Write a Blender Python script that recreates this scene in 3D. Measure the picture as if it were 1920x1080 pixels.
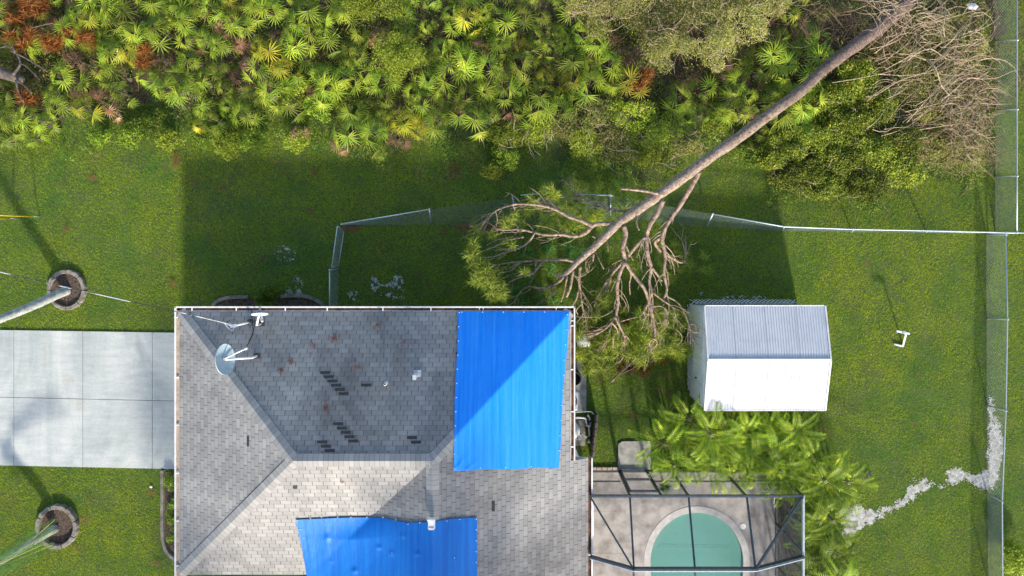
import bpy, math, random
import numpy as np
from mathutils import Vector, Matrix
rnd = random.Random(7); R = np.random.RandomState(11)
rad = math.radians
for o in list(bpy.data.objects): bpy.data.objects.remove(o)
sc = bpy.context.scene
COL = sc.collection
# ------------------------------------------------------------------ camera
H, F = 25.0, 1280.0                                   # drone height, focal length in photo pixels
cd = bpy.data.cameras.new('camera'); cam = bpy.data.objects.new('camera', cd); COL.objects.link(cam)
cam.location = (0, 0, H); cam.rotation_euler = (0, 0, 0)
cd.sensor_width = 36; cd.lens = 24; cd.shift_y = -100/1920; cd.clip_end = 2000
sc.camera = cam
# ------------------------------------------------------------------ light
SUN_EL = 26.0
sdx, sdy = 0.19, -0.98                                # horizontal direction towards the sun
w = bpy.data.worlds.new('World'); sc.world = w; w.use_nodes = True
nt = w.node_tree; nt.nodes.clear()
sky = nt.nodes.new('ShaderNodeTexSky'); sky.sky_type = 'NISHITA'; sky.sun_disc = False
sky.sun_elevation = rad(SUN_EL); sky.sun_rotation = math.atan2(sdx, sdy)
bg = nt.nodes.new('ShaderNodeBackground'); bg.inputs[1].default_value = 0.15
sky.dust_density = 1.6; sky.ozone_density = .6
wo = nt.nodes.new('ShaderNodeOutputWorld')
nt.links.new(sky.outputs[0], bg.inputs[0]); nt.links.new(bg.outputs[0], wo.inputs[0])
sl = bpy.data.lights.new('sun', 'SUN'); so = bpy.data.objects.new('sun', sl); COL.objects.link(so)
sl.energy = 3.5; sl.angle = rad(3.2); sl.color = (1.0, 0.90, 0.75)
so.rotation_euler = Vector((sdx*math.cos(rad(SUN_EL)), sdy*math.cos(rad(SUN_EL)), math.sin(rad(SUN_EL)))).to_track_quat('Z', 'Y').to_euler()
sc.view_settings.view_transform = 'Standard'; sc.view_settings.look = 'None'
sc.view_settings.exposure = 0.95; sc.view_settings.gamma = 1

# ------------------------------------------------------------------ helpers
def P(px, py, z=0.0):
    s = (H - z)/F
    return ((px-960)*s, -(py-440)*s, z)
WL = {}                                               # world origin of every parent
def org(p): return WL.get(p.name, (0, 0, 0)) if p else (0, 0, 0)
def tag(o, label=None, cat=None, group=None, kind=None):
    if label: o['label'] = label
    if cat: o['category'] = cat
    if group: o['group'] = group
    if kind: o['kind'] = kind
    return o
def thing(name, label, cat, loc=(0, 0, 0), group=None):
    o = bpy.data.objects.new(name, None); COL.objects.link(o); o.location = loc
    o.empty_display_size = 0.2
    WL[o.name] = tuple(loc)
    return tag(o, label, cat, group)
def np_obj(name, V, Fc, mat, parent=None, smooth=False, uv=None):
    V = np.asarray(V, dtype=np.float32).reshape(-1, 3) - np.array(org(parent), dtype=np.float32)
    Fc = np.asarray(Fc, dtype=np.int32); n, k = Fc.shape
    me = bpy.data.meshes.new(name)
    me.vertices.add(len(V)); me.vertices.foreach_set('co', V.ravel())
    me.loops.add(n*k); me.loops.foreach_set('vertex_index', Fc.ravel())
    me.polygons.add(n); me.polygons.foreach_set('loop_start', np.arange(0, n*k, k, dtype=np.int32))
    if smooth: me.polygons.foreach_set('use_smooth', np.ones(n, dtype=bool))
    me.update(calc_edges=True); me.materials.append(mat)
    o = bpy.data.objects.new(name, me); COL.objects.link(o)
    if parent: o.parent = parent
    WL[o.name] = org(parent)
    return o
class MB:
    def __init__(s): s.v = []; s.f = []; s.u = []
    def add(s, vs, fs, us=None):
        b = len(s.v); s.v += [tuple(v) for v in vs]; s.f += [tuple(i+b for i in f) for f in fs]
        s.u += us if us else [(0, 0)]*len(vs)
        return s
    def box(s, c, d, rz=0):
        x, y, z = d[0]/2, d[1]/2, d[2]/2; ca, sa = math.cos(rz), math.sin(rz)
        vs = [(c[0]+a*x*ca-b*y*sa, c[1]+a*x*sa+b*y*ca, c[2]+e*z) for a in (-1, 1) for b in (-1, 1) for e in (-1, 1)]
        return s.add(vs, [(0, 1, 3, 2), (4, 6, 7, 5), (0, 4, 5, 1), (2, 3, 7, 6), (0, 2, 6, 4), (1, 5, 7, 3)])
    def beam(s, p, q, w_, h_):
        p, q = Vector(p), Vector(q); d = (q-p).normalized()
        sd = d.cross(Vector((0, 0, 1)))
        sd = Vector((1, 0, 0)) if sd.length < 1e-3 else sd.normalized()
        up = sd.cross(d).normalized(); sd *= w_/2; up *= h_/2
        vs = [e+a*sd+b*up for e in (p, q) for a, b in ((-1, -1), (1, -1), (1, 1), (-1, 1))]
        return s.add(vs, [(3, 2, 1, 0), (4, 5, 6, 7), (0, 1, 5, 4), (1, 2, 6, 5), (2, 3, 7, 6), (3, 0, 4, 7)])
    def tube(s, pts, r, n=8, cap=True):
        pts = [Vector(p) for p in pts]; m = len(pts)
        if not hasattr(r, '__len__'): r = [r]*m
        prev = None; vs = []
        for i, p in enumerate(pts):
            d = (pts[min(i+1, m-1)]-pts[max(i-1, 0)]).normalized()
            if prev is None:
                a = d.cross(Vector((0, 0, 1)))
                a = Vector((1, 0, 0)) if a.length < 1e-3 else a.normalized()
            else:
                a = prev-d*prev.dot(d); a = a.normalized() if a.length > 1e-4 else prev
            prev = a; b = d.cross(a)
            for k in range(n):
                t = 2*math.pi*k/n; vs.append(p+(a*math.cos(t)+b*math.sin(t))*r[i])
        fs = [(i*n+k, i*n+(k+1) % n, (i+1)*n+(k+1) % n, (i+1)*n+k) for i in range(m-1) for k in range(n)]
        if cap: fs += [tuple(range(n-1, -1, -1)), tuple(range((m-1)*n, m*n))]
        return s.add(vs, fs)
    def prism(s, poly, z0, z1):
        n = len(poly); vs = [(x, y, z0) for x, y in poly]+[(x, y, z1) for x, y in poly]
        a = sum(poly[i][0]*poly[(i+1) % n][1]-poly[(i+1) % n][0]*poly[i][1] for i in range(n))
        if a < 0:
            poly = poly[::-1]; vs = [(x, y, z0) for x, y in poly]+[(x, y, z1) for x, y in poly]
        fs = [tuple(range(n-1, -1, -1)), tuple(range(n, 2*n))]+[(i, (i+1) % n, n+(i+1) % n, n+i) for i in range(n)]
        return s.add(vs, fs)
    def lathe(s, c, prof, n=24, mat=None):
        vs = []
        for r, z in prof:
            for k in range(n):
                t = 2*math.pi*k/n; v = Vector((r*math.cos(t), r*math.sin(t), z))
                if mat is not None: v = mat @ v
                vs.append(v+Vector(c))
        fs = [(i*n+k, i*n+(k+1) % n, (i+1)*n+(k+1) % n, (i+1)*n+k) for i in range(len(prof)-1) for k in range(n)]
        return s.add(vs, fs)
    def build(s, name, mat, parent=None, smooth=False):
        ox, oy, oz = org(parent)
        me = bpy.data.meshes.new(name); me.from_pydata([(x-ox, y-oy, z-oz) for x, y, z in s.v], [], s.f)
        if any(u != (0, 0) for u in s.u):
            L = me.uv_layers.new(name='UVMap'); idx = np.zeros(len(me.loops), dtype=np.int32)
            me.loops.foreach_get('vertex_index', idx); L.data.foreach_set('uv', np.array(s.u, dtype=np.float32)[idx].ravel())
        if smooth: me.polygons.foreach_set('use_smooth', [True]*len(me.polygons))
        me.update(); me.materials.append(mat)
        o = bpy.data.objects.new(name, me); COL.objects.link(o)
        if parent: o.parent = parent
        WL[o.name] = org(parent)
        return o
def copy_tree(o, loc=None, rz=None, sc_=None, parent=None):
    c = o.copy(); COL.objects.link(c)
    if parent: c.parent = parent
    if loc: c.location = loc
    if rz is not None: c.rotation_euler[2] = rz
    if sc_: c.scale = (sc_,)*3
    for ch in list(o.children): copy_tree(ch, parent=c)
    return c
def smoothline(pts, k=4):                              # Catmull-Rom through points of any dimension
    pts = [np.array(p, float) for p in pts]
    if len(pts) < 3: return pts
    q = [2*pts[0]-pts[1]]+pts+[2*pts[-1]-pts[-2]]; out = []
    for i in range(1, len(q)-2):
        for j in range(k):
            t = j/k
            out.append(.5*((2*q[i])+(-q[i-1]+q[i+1])*t+(2*q[i-1]-5*q[i]+4*q[i+1]-q[i+2])*t*t+(-q[i-1]+3*q[i]-3*q[i+1]+q[i+2])*t**3))
    return out+[pts[-1]]
# smooth value noise for masks and shapes
NT = R.rand(256, 256)
def vnoise(x, y, s=1.0):
    x = np.asarray(x)*s+517.3; y = np.asarray(y)*s+311.7
    xi = np.floor(x).astype(int); yi = np.floor(y).astype(int); fx = x-xi; fy = y-yi
    fx = fx*fx*(3-2*fx); fy = fy*fy*(3-2*fy)
    g = lambda a, b: NT[a % 256, b % 256]
    return (g(xi, yi)*(1-fx)+g(xi+1, yi)*fx)*(1-fy)+(g(xi, yi+1)*(1-fx)+g(xi+1, yi+1)*fx)*fy
def fbm(x, y, s=1.0): return (vnoise(x, y, s)+.5*vnoise(x, y, s*2.1)+.25*vnoise(x, y, s*4.3))/1.75
def inpoly(x, y, poly):
    x = np.asarray(x); y = np.asarray(y); r = np.zeros(x.shape, bool); n = len(poly)
    for i in range(n):
        x1, y1 = poly[i]; x2, y2 = poly[(i+1) % n]
        if y1 == y2: continue
        c = ((y1 > y) != (y2 > y)) & (x < (x2-x1)*(y-y1)/(y2-y1)+x1)
        r ^= c
    return r

# ------------------------------------------------------------------ materials
class NG:
    def __init__(s, name):
        s.m = bpy.data.materials.new(name); s.m.use_nodes = True; s.t = s.m.node_tree
        s.t.nodes.clear(); s.out = s.t.nodes.new('ShaderNodeOutputMaterial')
        s.geo = s.t.nodes.new('ShaderNodeNewGeometry'); s.pos = s.geo.outputs['Position']
    def set(s, sock, v):
        if isinstance(v, bpy.types.NodeSocket): s.t.links.new(v, sock)
        elif v is not None:
            if hasattr(v, '__len__') and len(v) == 3 and sock.type == 'RGBA': v = (*v, 1)
            sock.default_value = v
    def math(s, op, a, b=None, c=None):
        n = s.t.nodes.new('ShaderNodeMath'); n.operation = op
        s.set(n.inputs[0], a); s.set(n.inputs[1], b); s.set(n.inputs[2], c); return n.outputs[0]
    def vmul(s, v, k):
        n = s.t.nodes.new('ShaderNodeVectorMath'); n.operation = 'MULTIPLY'; s.set(n.inputs[0], v); s.set(n.inputs[1], k); return n.outputs[0]
    def noise(s, scale, vec=None, detail=4, rough=.55, dist=0):
        n = s.t.nodes.new('ShaderNodeTexNoise'); s.set(n.inputs['Vector'], vec if vec is not None else s.pos)
        n.inputs['Scale'].default_value = scale; n.inputs['Detail'].default_value = detail
        n.inputs['Roughness'].default_value = rough; n.inputs['Distortion'].default_value = dist; return n.outputs[0]
    def ramp(s, f, stops):
        n = s.t.nodes.new('ShaderNodeValToRGB'); s.set(n.inputs[0], f); e = n.color_ramp.elements
        while len(e) < len(stops): e.new(.5)
        for i, (p, c) in enumerate(stops):
            e[i].position = p; e[i].color = (*c, 1) if hasattr(c, '__len__') else (c, c, c, 1)
        return n.outputs[0]
    def mix(s, f, a, b, mode='MIX'):
        n = s.t.nodes.new('ShaderNodeMix'); n.data_type = 'RGBA'; n.blend_type = mode
        s.set(n.inputs[0], f); s.set(n.inputs[6], a); s.set(n.inputs[7], b); return n.outputs[2]
    def bump(s, h, strength=.5, dist=.01):
        n = s.t.nodes.new('ShaderNodeBump'); n.inputs['Strength'].default_value = strength
        n.inputs['Distance'].default_value = dist; s.set(n.inputs['Height'], h); return n.outputs[0]
    def pbr(s, col, rough=.7, normal=None, metal=0, spec=.5):
        n = s.t.nodes.new('ShaderNodeBsdfPrincipled'); s.set(n.inputs['Base Color'], col); s.set(n.inputs['Roughness'], rough)
        n.inputs['Metallic'].default_value = metal; n.inputs['Specular IOR Level'].default_value = spec
        s.set(n.inputs['Normal'], normal); s.t.links.new(n.outputs[0], s.out.inputs[0]); return n
    def sep(s, v):
        n = s.t.nodes.new('ShaderNodeSeparateXYZ'); s.set(n.inputs[0], v); return n.outputs
    def comb(s, x, y, z=0.0):
        n = s.t.nodes.new('ShaderNodeCombineXYZ'); s.set(n.inputs[0], x); s.set(n.inputs[1], y); s.set(n.inputs[2], z); return n.outputs[0]
def weathered(name, c1, c2, scale=6, rough=.7, bump=.2, metal=0, lo=.35, hi=.65, stretch=None, spec=.5):
    g = NG(name); v = g.vmul(g.pos, stretch) if stretch else g.pos
    n = g.noise(scale, v, 6, .6); col = g.ramp(n, [(lo, c1), (hi, c2)])
    g.pbr(col, rough, g.bump(g.noise(scale*8, v, 4), bump, .01) if bump else None, metal, spec); return g.m
def foliage(name, c1, c2, c3=None, scale=9, transl=.35, rough=.5, objrand=True, isle=.5):
    g = NG(name); n = g.noise(scale, g.pos, 3, .6)
    stops = [(.32, c1), (.62, c2)]+([(.74, c3)] if c3 else [])
    col = g.ramp(n, stops)
    if objrand:
        oi = g.t.nodes.new('ShaderNodeObjectInfo'); v = g.math('MULTIPLY_ADD', oi.outputs['Random'], .9, .42)
        col = g.mix(1.0, col, g.comb(v, v, v), 'MULTIPLY')
    isl = g.geo.outputs['Random Per Island']; v = g.math('MULTIPLY_ADD', isl, isle, 1-isle*.5); v2 = g.math('MULTIPLY_ADD', isl, isle*.5, 1-isle*.25)
    col = g.mix(1.0, col, g.comb(v, v2, v2), 'MULTIPLY')
    b = g.pbr(col, rough, spec=.22); tr = g.t.nodes.new('ShaderNodeBsdfTranslucent'); g.set(tr.inputs[0], col)
    mx = g.t.nodes.new('ShaderNodeMixShader'); mx.inputs[0].default_value = transl
    g.t.links.new(b.outputs[0], mx.inputs[1]); g.t.links.new(tr.outputs[0], mx.inputs[2]); g.t.links.new(mx.outputs[0], g.out.inputs[0])
    return g.m
M = {}
M['white'] = weathered('white_paint', (.62, .62, .60), (.80, .80, .79), 5, .45, .05)
M['white_pvc'] = weathered('white_pvc', (.66, .67, .66), (.82, .83, .82), 8, .35, .03)
M['steel'] = weathered('galvanised_steel', (.34, .42, .45), (.55, .62, .65), 20, .42, .1, .5)
M['wire'] = weathered('fence_wire', (.14, .20, .20), (.30, .38, .38), 12, .5, 0, .3)
M['rust'] = weathered('rusty_debris', (.035, .016, .010), (.20, .085, .045), 5, .95, .8)
M['tan_metal'] = weathered('tan_metal', (.28, .20, .13), (.46, .36, .25), 6, .7, .1)
M['wall'] = weathered('stucco', (.50, .45, .36), (.62, .57, .47), 30, .9, .4)
M['dark'] = weathered('dark_plastic', (.012, .013, .015), (.03, .03, .034), 9, .5, .1)
M['bronze'] = weathered('bronze_frame', (.035, .05, .062), (.07, .09, .105), 9, .4, .05, .3)
M['alu'] = weathered('pale_aluminium', (.42, .46, .50), (.6, .64, .68), 9, .35, .05, .4)
M['concrete'] = weathered('old_concrete', (.20, .20, .185), (.42, .41, .38), 3.5, .9, .4)
M['curb'] = weathered('edging_concrete', (.12, .11, .095), (.27, .245, .21), 5, .95, .5)
M['wood'] = weathered('weathered_wood', (.09, .075, .07), (.20, .165, .15), 6, .9, .5)
M['barkgrey'] = weathered('palm_bark', (.22, .24, .23), (.45, .47, .45), 7, .9, .6)
M['mulch'] = weathered('mulch', (.022, .014, .010), (.14, .10, .075), 16, 1, 1.0)
M['yellow'] = weathered('yellow_plastic', (.55, .42, .02), (.72, .58, .04), 12, .5, 0)
M['cablem'] = weathered('cable', (.03, .03, .03), (.55, .55, .55), 1.4, .5, 0, lo=.48, hi=.53)
M['brick'] = weathered('edging_brick', (.30, .24, .19), (.48, .40, .33), 9, .9, .4)
M['dish'] = weathered('dish_grey', (.30, .42, .50), (.42, .54, .62), 4, .45, .03)
M['needle_dead'] = foliage('dead_needles', (.30, .10, .025), (.60, .24, .06), (.70, .36, .12), 7, .2)
# concrete driveway
g = NG('driveway_concrete'); n1 = g.noise(.55, g.vmul(g.pos, (1, .45, 1)), 6, .62, 1.2); n2 = g.noise(3.2, g.vmul(g.pos, (.35, 1.8, 1)), 8, .7); n3 = g.noise(26, None, 5, .7)
col = g.ramp(n1, [(.30, (.30, .345, .355)), (.50, (.44, .475, .465)), (.70, (.57, .585, .565))])
col = g.mix(.5, col, g.ramp(n2, [(.3, (.62, .66, .68)), (.7, (1.15, 1.13, 1.1))]), 'MULTIPLY')
col = g.mix(.35, col, g.ramp(n3, [(.35, .6), (.55, 1.05)]), 'MULTIPLY')
st = g.ramp(g.noise(.9, None, 6, .7), [(.58, 0), (.76, .45)]); col = g.mix(st, col, (.33, .25, .17))
g.pbr(col, .85, g.bump(n3, .15, .004)); M['drive'] = g.m
# bark of the fallen pine
g = NG('pine_bark'); t = g.noise(9, None, 9, .8, 1.2); t2 = g.noise(40, None, 4, .7)
col = g.ramp(t, [(.36, (.09, .062, .046)), (.5, (.30, .225, .17)), (.62, (.58, .46, .36))])
col = g.mix(.6, col, g.ramp(t2, [(.3, .55), (.65, 1.15)]), 'MULTIPLY')
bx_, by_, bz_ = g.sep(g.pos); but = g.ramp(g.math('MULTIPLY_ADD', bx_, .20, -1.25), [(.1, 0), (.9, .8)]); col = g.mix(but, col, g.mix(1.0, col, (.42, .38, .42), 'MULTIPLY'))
g.pbr(col, .95, g.bump(t2, .9, .03)); M['bark'] = g.m
M['branch'] = weathered('branch_bark', (.11, .070, .050), (.45, .325, .24), 9, .9, .5)
M['twig'] = weathered('bare_wood', (.24, .165, .11), (.54, .42, .30), 14, .9, .3)
M['deadwood'] = weathered('dead_twigs', (.14, .085, .045), (.34, .23, .13), 6, .95, .2)
M['graybark'] = weathered('grey_bark', (.055, .045, .04), (.17, .14, .12), 8, .95, .6)
# shingles
def shingle(name, base, cap=False):
    g = NG(name); uvn = g.t.nodes.new('ShaderNodeUVMap'); x, y, _ = g.sep(uvn.outputs[0])
    if cap:
        fy = g.math('FRACT', g.math('DIVIDE', y, .155)); idy = g.math('FLOOR', g.math('DIVIDE', y, .155))
        wn = g.t.nodes.new('ShaderNodeTexWhiteNoise'); wn.noise_dimensions = '1D'; g.set(wn.inputs['W'], idy)
        line = g.math('LESS_THAN', fy, .10)
        col = g.ramp(wn.outputs[0], [(0, tuple(c*.85 for c in base)), (1, tuple(c*1.12 for c in base))])
        col = g.mix(g.math('MULTIPLY', line, .45), col, (.06, .06, .06)); hgt = fy
    else:
        TW, EX = .335, .150
        row = g.math('FLOOR', g.math('DIVIDE', y, EX)); fv = g.math('FRACT', g.math('DIVIDE', y, EX))
        uu = g.math('ADD', g.math('DIVIDE', x, TW), g.math('MULTIPLY', row, .355))
        tab = g.math('FLOOR', uu); fu = g.math('FRACT', uu)
        wn = g.t.nodes.new('ShaderNodeTexWhiteNoise'); wn.noise_dimensions = '2D'; g.set(wn.inputs['Vector'], g.comb(tab, row))
        gap = g.math('LESS_THAN', fu, .062); edge = g.math('LESS_THAN', fv, .13)
        col = g.ramp(wn.outputs[0], [(0, tuple(c*.86 for c in base)), (.5, base), (1, tuple(c*1.13 for c in base))])
        stain = g.noise(.42, g.comb(x, g.math('MULTIPLY', y, .35)), 6, .65, .8)
        col = g.mix(.9, col, g.ramp(stain, [(.30, (.48, .48, .50)), (.5, (.92, .92, .92)), (.70, (1.28, 1.26, 1.22))]), 'MULTIPLY')
        sp = g.noise(55, g.comb(x, y), 3, .8); col = g.mix(.4, col, g.ramp(sp, [(.35, .7), (.65, 1.25)]), 'MULTIPLY')
        rs = g.ramp(g.noise(1.7, g.comb(x, y), 6, .7, 1.5), [(.66, 0), (.74, .28)]); col = g.mix(rs, col, (.17, .08, .06))
        col = g.mix(g.math('MULTIPLY', edge, .28), col, (.05, .052, .06))
        col = g.mix(g.math('MULTIPLY', gap, .72), col, (.035, .037, .04))
        hgt = g.math('SUBTRACT', g.math('SUBTRACT', 1.0, fv), g.math('MULTIPLY', gap, .8))
    g.pbr(col, .92, g.bump(hgt, .35, .006), spec=.25); return g.m
M['shingle'] = shingle('asphalt_shingles', (.302, .298, .290)); M['cap'] = shingle('ridge_cap_shingles', (.31, .31, .302), True)
# tarps
def tarp_mat(name, c1, c2):
    g = NG(name); v = g.vmul(g.pos, (9, .22, .3)); n = g.noise(1.0, v, 4, .6); n2 = g.noise(3.5, g.vmul(g.pos, (11, .7, 1)), 3, .6)
    f = g.ramp(n, [(.36, 0), (.68, 1)]); col = g.mix(f, c1, c2)
    wr = g.noise(2.2, None, 5, .6, 1.0)
    g.pbr(col, g.ramp(n2, [(.3, .38), (.7, .55)]), g.bump(g.math('ADD', n2, g.math('MULTIPLY', wr, .6)), .45, .03), spec=.28); return g.m
M['tarp'] = tarp_mat('blue_tarp', (.0, .235, .92), (.03, .305, .97)); M['tarp_deep'] = tarp_mat('deep_blue_tarp', (.0, .120, .50), (.0, .175, .60))
# corrugated shed metal
g = NG('white_shed_metal'); x, y, z = g.sep(g.pos)
n = g.noise(2.2, None, 6, .65, .5); col = g.ramp(n, [(.3, (.50, .53, .57)), (.6, (.59, .61, .64))])
rib = g.math('PINGPONG', g.math('MULTIPLY_ADD', x, 1/.088, .1), .5); col = g.mix(g.ramp(rib, [(.0, .26), (.30, 0)]), col, (.24, .27, .31)); seam = g.math('LESS_THAN', g.math('FRACT', g.math('MULTIPLY', x, 1/1.06)), .03); col = g.mix(g.math('MULTIPLY', seam, .4), col, (.2, .22, .25)); col = g.mix(g.ramp(g.noise(1.1, g.vmul(g.pos, (3, .6, 1)), 7, .75), [(.55, 0), (.8, .4)]), col, (.35, .38, .38)); g.pbr(col, .42, None, spec=.5); M['shedroof'] = g.m  # rib lines darkened in the colour, for occlusion shade and grime along them
g = NG('cream_shed_wall'); n = g.noise(2.2, None, 6, .65, .5); col = g.ramp(n, [(.3, (.72, .74, .62)), (.6, (.86, .86, .76))]); g.pbr(col, .5); M['shedwall'] = g.m
# screen mesh
g = NG('insect_screen'); b = g.pbr((.06, .07, .08), .8); tr = g.t.nodes.new('ShaderNodeBsdfTransparent'); mx = g.t.nodes.new('ShaderNodeMixShader')
mx.inputs[0].default_value = .13; g.t.links.new(tr.outputs[0], mx.inputs[1]); g.t.links.new(b.outputs[0], mx.inputs[2]); g.t.links.new(mx.outputs[0], g.out.inputs[0]); M['screen'] = g.m
# pool water
g = NG('pool_water'); tr = g.t.nodes.new('ShaderNodeBsdfTransparent'); tr.inputs[0].default_value = (.86, 1, .97, 1)
df = g.t.nodes.new('ShaderNodeBsdfDiffuse'); df.inputs[0].default_value = (.30, .64, .52, 1)
gl = g.t.nodes.new('ShaderNodeBsdfGlossy'); gl.inputs[1].default_value = .06; g.set(gl.inputs['Normal'], g.bump(g.noise(3, None, 3), .1, .02))
m1 = g.t.nodes.new('ShaderNodeMixShader'); m1.inputs[0].default_value = .36; g.t.links.new(tr.outputs[0], m1.inputs[1]); g.t.links.new(df.outputs[0], m1.inputs[2])
fr = g.t.nodes.new('ShaderNodeFresnel'); fr.inputs[0].default_value = 1.33; m2 = g.t.nodes.new('ShaderNodeMixShader')
g.t.links.new(fr.outputs[0], m2.inputs[0]); g.t.links.new(m1.outputs[0], m2.inputs[1]); g.t.links.new(gl.outputs[0], m2.inputs[2]); g.t.links.new(m2.outputs[0], g.out.inputs[0]); M['water'] = g.m
M['plaster'] = weathered('pool_plaster', (.40, .74, .62), (.48, .80, .69), 1.2, .8, .1)
M['poolline'] = weathered('pool_floor_line', (.22, .50, .42), (.32, .60, .50), 3, .8, .1)
M['benchm'] = weathered('bench_plaster', (.55, .62, .54), (.66, .72, .64), 3, .8, .1)
M['deck'] = weathered('pool_deck', (.19, .172, .158), (.40, .372, .35), 2.2, .85, .3, lo=.3, hi=.6)
M['coping'] = weathered('pool_coping', (.38, .36, .34), (.50, .48, .455), 5, .7, .1)
# ground: soil under the lawn, leaf litter under the thicket
g = NG('ground_soil'); x, y, z = g.sep(g.pos)
lit = g.ramp(g.noise(5, None, 8, .75, .8), [(.3, (.016, .012, .008)), (.5, (.065, .045, .027)), (.68, (.16, .115, .075))])
soil = g.ramp(g.noise(1.3, None, 8, .7), [(.35, (.042, .072, .016)), (.6, (.075, .105, .025)), (.75, (.14, .115, .055))])
f = g.ramp(g.math('MULTIPLY_ADD', g.noise(.5, None, 4), 2.2, g.math('MULTIPLY_ADD', y, 1.0, -4.9)), [(.4, 0), (.95, 1)])
g.pbr(g.mix(f, soil, lit), 1.0, g.bump(g.noise(22, None, 4, .8), .8, .04)); M['ground'] = g.m
g = NG('white_sand'); n = g.noise(5.5, None, 9, .85, .8)
g.pbr(g.ramp(n, [(.34, (.11, .10, .08)), (.48, (.36, .35, .34)), (.60, (.58, .58, .59))]), .95, g.bump(g.noise(35, None, 4), .6, .02)); M['sand'] = g.m
# grass blades
g = NG('lawn_grass'); n = g.noise(30, None, 2, .6); big = g.noise(.30, None, 5, .6, .5); mid = g.noise(1.6, None, 6, .7)
n3 = g.noise(17, None, 2, .6)
big = g.noise(.22, None, 6, .6, .8)
c = g.ramp(n, [(.30, (.150, .275, .018)), (.5, (.215, .375, .026)), (.70, (.33, .47, .050))])
c = g.mix(.85, c, g.ramp(n3, [(.36, (.72, .75, .72)), (.52, (1, 1, 1)), (.66, (1.20, 1.16, 1.1))]), 'MULTIPLY')
c = g.mix(g.ramp(big, [(.38, 0), (.60, .95)]), c, g.mix(1.0, c, (1.42, 1.10, .65), 'MULTIPLY'))
c = g.mix(g.ramp(g.noise(.7, None, 6, .65), [(.34, .95), (.54, 0)]), c, g.mix(1.0, c, (.42, .70, 1.2), 'MULTIPLY'))
c = g.mix(g.ramp(g.noise(.9, None, 7, .75), [(.55, 0), (.72, .55)]), c, (.27, .18, .06))
b = g.pbr(c, .7, spec=.12); tr = g.t.nodes.new('ShaderNodeBsdfTranslucent'); g.set(tr.inputs[0], c); mx = g.t.nodes.new('ShaderNodeMixShader'); mx.inputs[0].default_value = .35
g.t.links.new(b.outputs[0], mx.inputs[1]); g.t.links.new(tr.outputs[0], mx.inputs[2]); g.t.links.new(mx.outputs[0], g.out.inputs[0]); M['grass'] = g.m
M['palmetto'] = foliage('palmetto_leaf', (.14, .26, .020), (.35, .44, .035), (.66, .67, .12), 1.6, .18, .42)
M['palmetto_y'] = foliage('palmetto_leaf_yellow', (.34, .40, .03), (.60, .55, .05), (.72, .60, .10), 3, .4)
M['palmetto_d'] = foliage('palmetto_leaf_dead', (.22, .09, .05), (.45, .26, .16), (.58, .44, .32), 3, .2)
M['bush_lime'] = foliage('bush_lime', (.17, .25, .018), (.38, .46, .04), (.66, .66, .12), 7, .2)
M['bush_olive'] = foliage('bush_olive', (.18, .21, .035), (.42, .42, .12), (.68, .64, .28), 8, .3)
M['bush_dark'] = foliage('bush_dark', (.09, .19, .016), (.27, .38, .028), (.58, .60, .10), 5, .18)
M['weeds'] = foliage('weed_leaves', (.08, .15, .02), (.22, .34, .04), (.48, .52, .11), 1.8, .35, objrand=False)
M['tallgrass'] = foliage('straw_grass', (.17, .20, .035), (.36, .36, .10), (.60, .52, .25), 1.8, .3, objrand=False)
M['undermix'] = foliage('understory_leaves', (.20, .10, .04), (.22, .24, .04), (.44, .46, .09), 1.1, .2, objrand=False)
M['litter_red'] = foliage('red_brown_needles', (.12, .05, .03), (.26, .10, .06), (.34, .16, .09), 7, .1, objrand=False)
M['vine'] = foliage('vine_leaves', (.085, .13, .012), (.27, .33, .028), (.62, .60, .11), 4, .18)
M['areca'] = foliage('areca_leaf', (.09, .20, .008), (.30, .44, .018), (.88, .90, .07), 2.4, .2, isle=.15)
M['pineneedle'] = foliage('pine_needles', (.22, .34, .03), (.50, .54, .09), (.78, .70, .24), 5, .3)
M['frond_green'] = foliage('frond_green', (.06, .16, .035), (.13, .28, .06), (.26, .38, .10), 5, .35)
# ------------------------------------------------------------------ ground, driveway, sand
def gp(px, py): return P(px, py, 0)[:2]
pool_hole = [gp(1200, 930), gp(1415, 930), gp(1415, 1260), gp(1200, 1260)]
hx0, hy1 = gp(1195, 925); hx1, hy0 = gp(1420, 1265); G = 90
m = MB()
for a, b, c, d in ((-G, -G, G, hy0), (-G, hy1, G, G), (-G, hy0, hx0, hy1), (hx1, hy0, G, hy1)):
    m.add([(a, b, 0), (c, b, 0), (c, d, 0), (a, d, 0)], [(0, 1, 2, 3)])
tag(m.build('ground', M['ground']), kind='structure')
m = MB(); xs = [-420, -234, -103, 28, 157, 287, 398]
yt = lambda x: 618+x*.0155; ym_ = lambda x: 744+x*.022; yb = lambda x: 872+x*.021
for i in range(len(xs)-1):
    for fa, fb in ((yt, ym_), (ym_, yb)):
        a, b = xs[i]+.45, xs[i+1]-.45
        m.prism([gp(a, fa(a)+.45), gp(b, fa(b)+.45), gp(b, fb(b)-.45), gp(a, fb(a)-.45)], -.05, .055)
tag(m.build('driveway', M['drive']), kind='structure')
SAND = []
def sand(pts, jag=.12, h=.012):
    pts = [gp(*p) for p in pts]; out = []
    n = len(pts)
    for i in range(n):
        a, b = pts[i], pts[(i+1) % n]; L = math.hypot(b[0]-a[0], b[1]-a[1]); k = max(2, int(L/.06))
        for j in range(k):
            t = j/k; x = a[0]+(b[0]-a[0])*t; y = a[1]+(b[1]-a[1])*t
            out.append((x+(float(fbm(x, y, 5))-.5)*jag*4, y+(float(fbm(x+9, y+4, 5))-.5)*jag*4))
    SAND.append(out)
    return out
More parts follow.
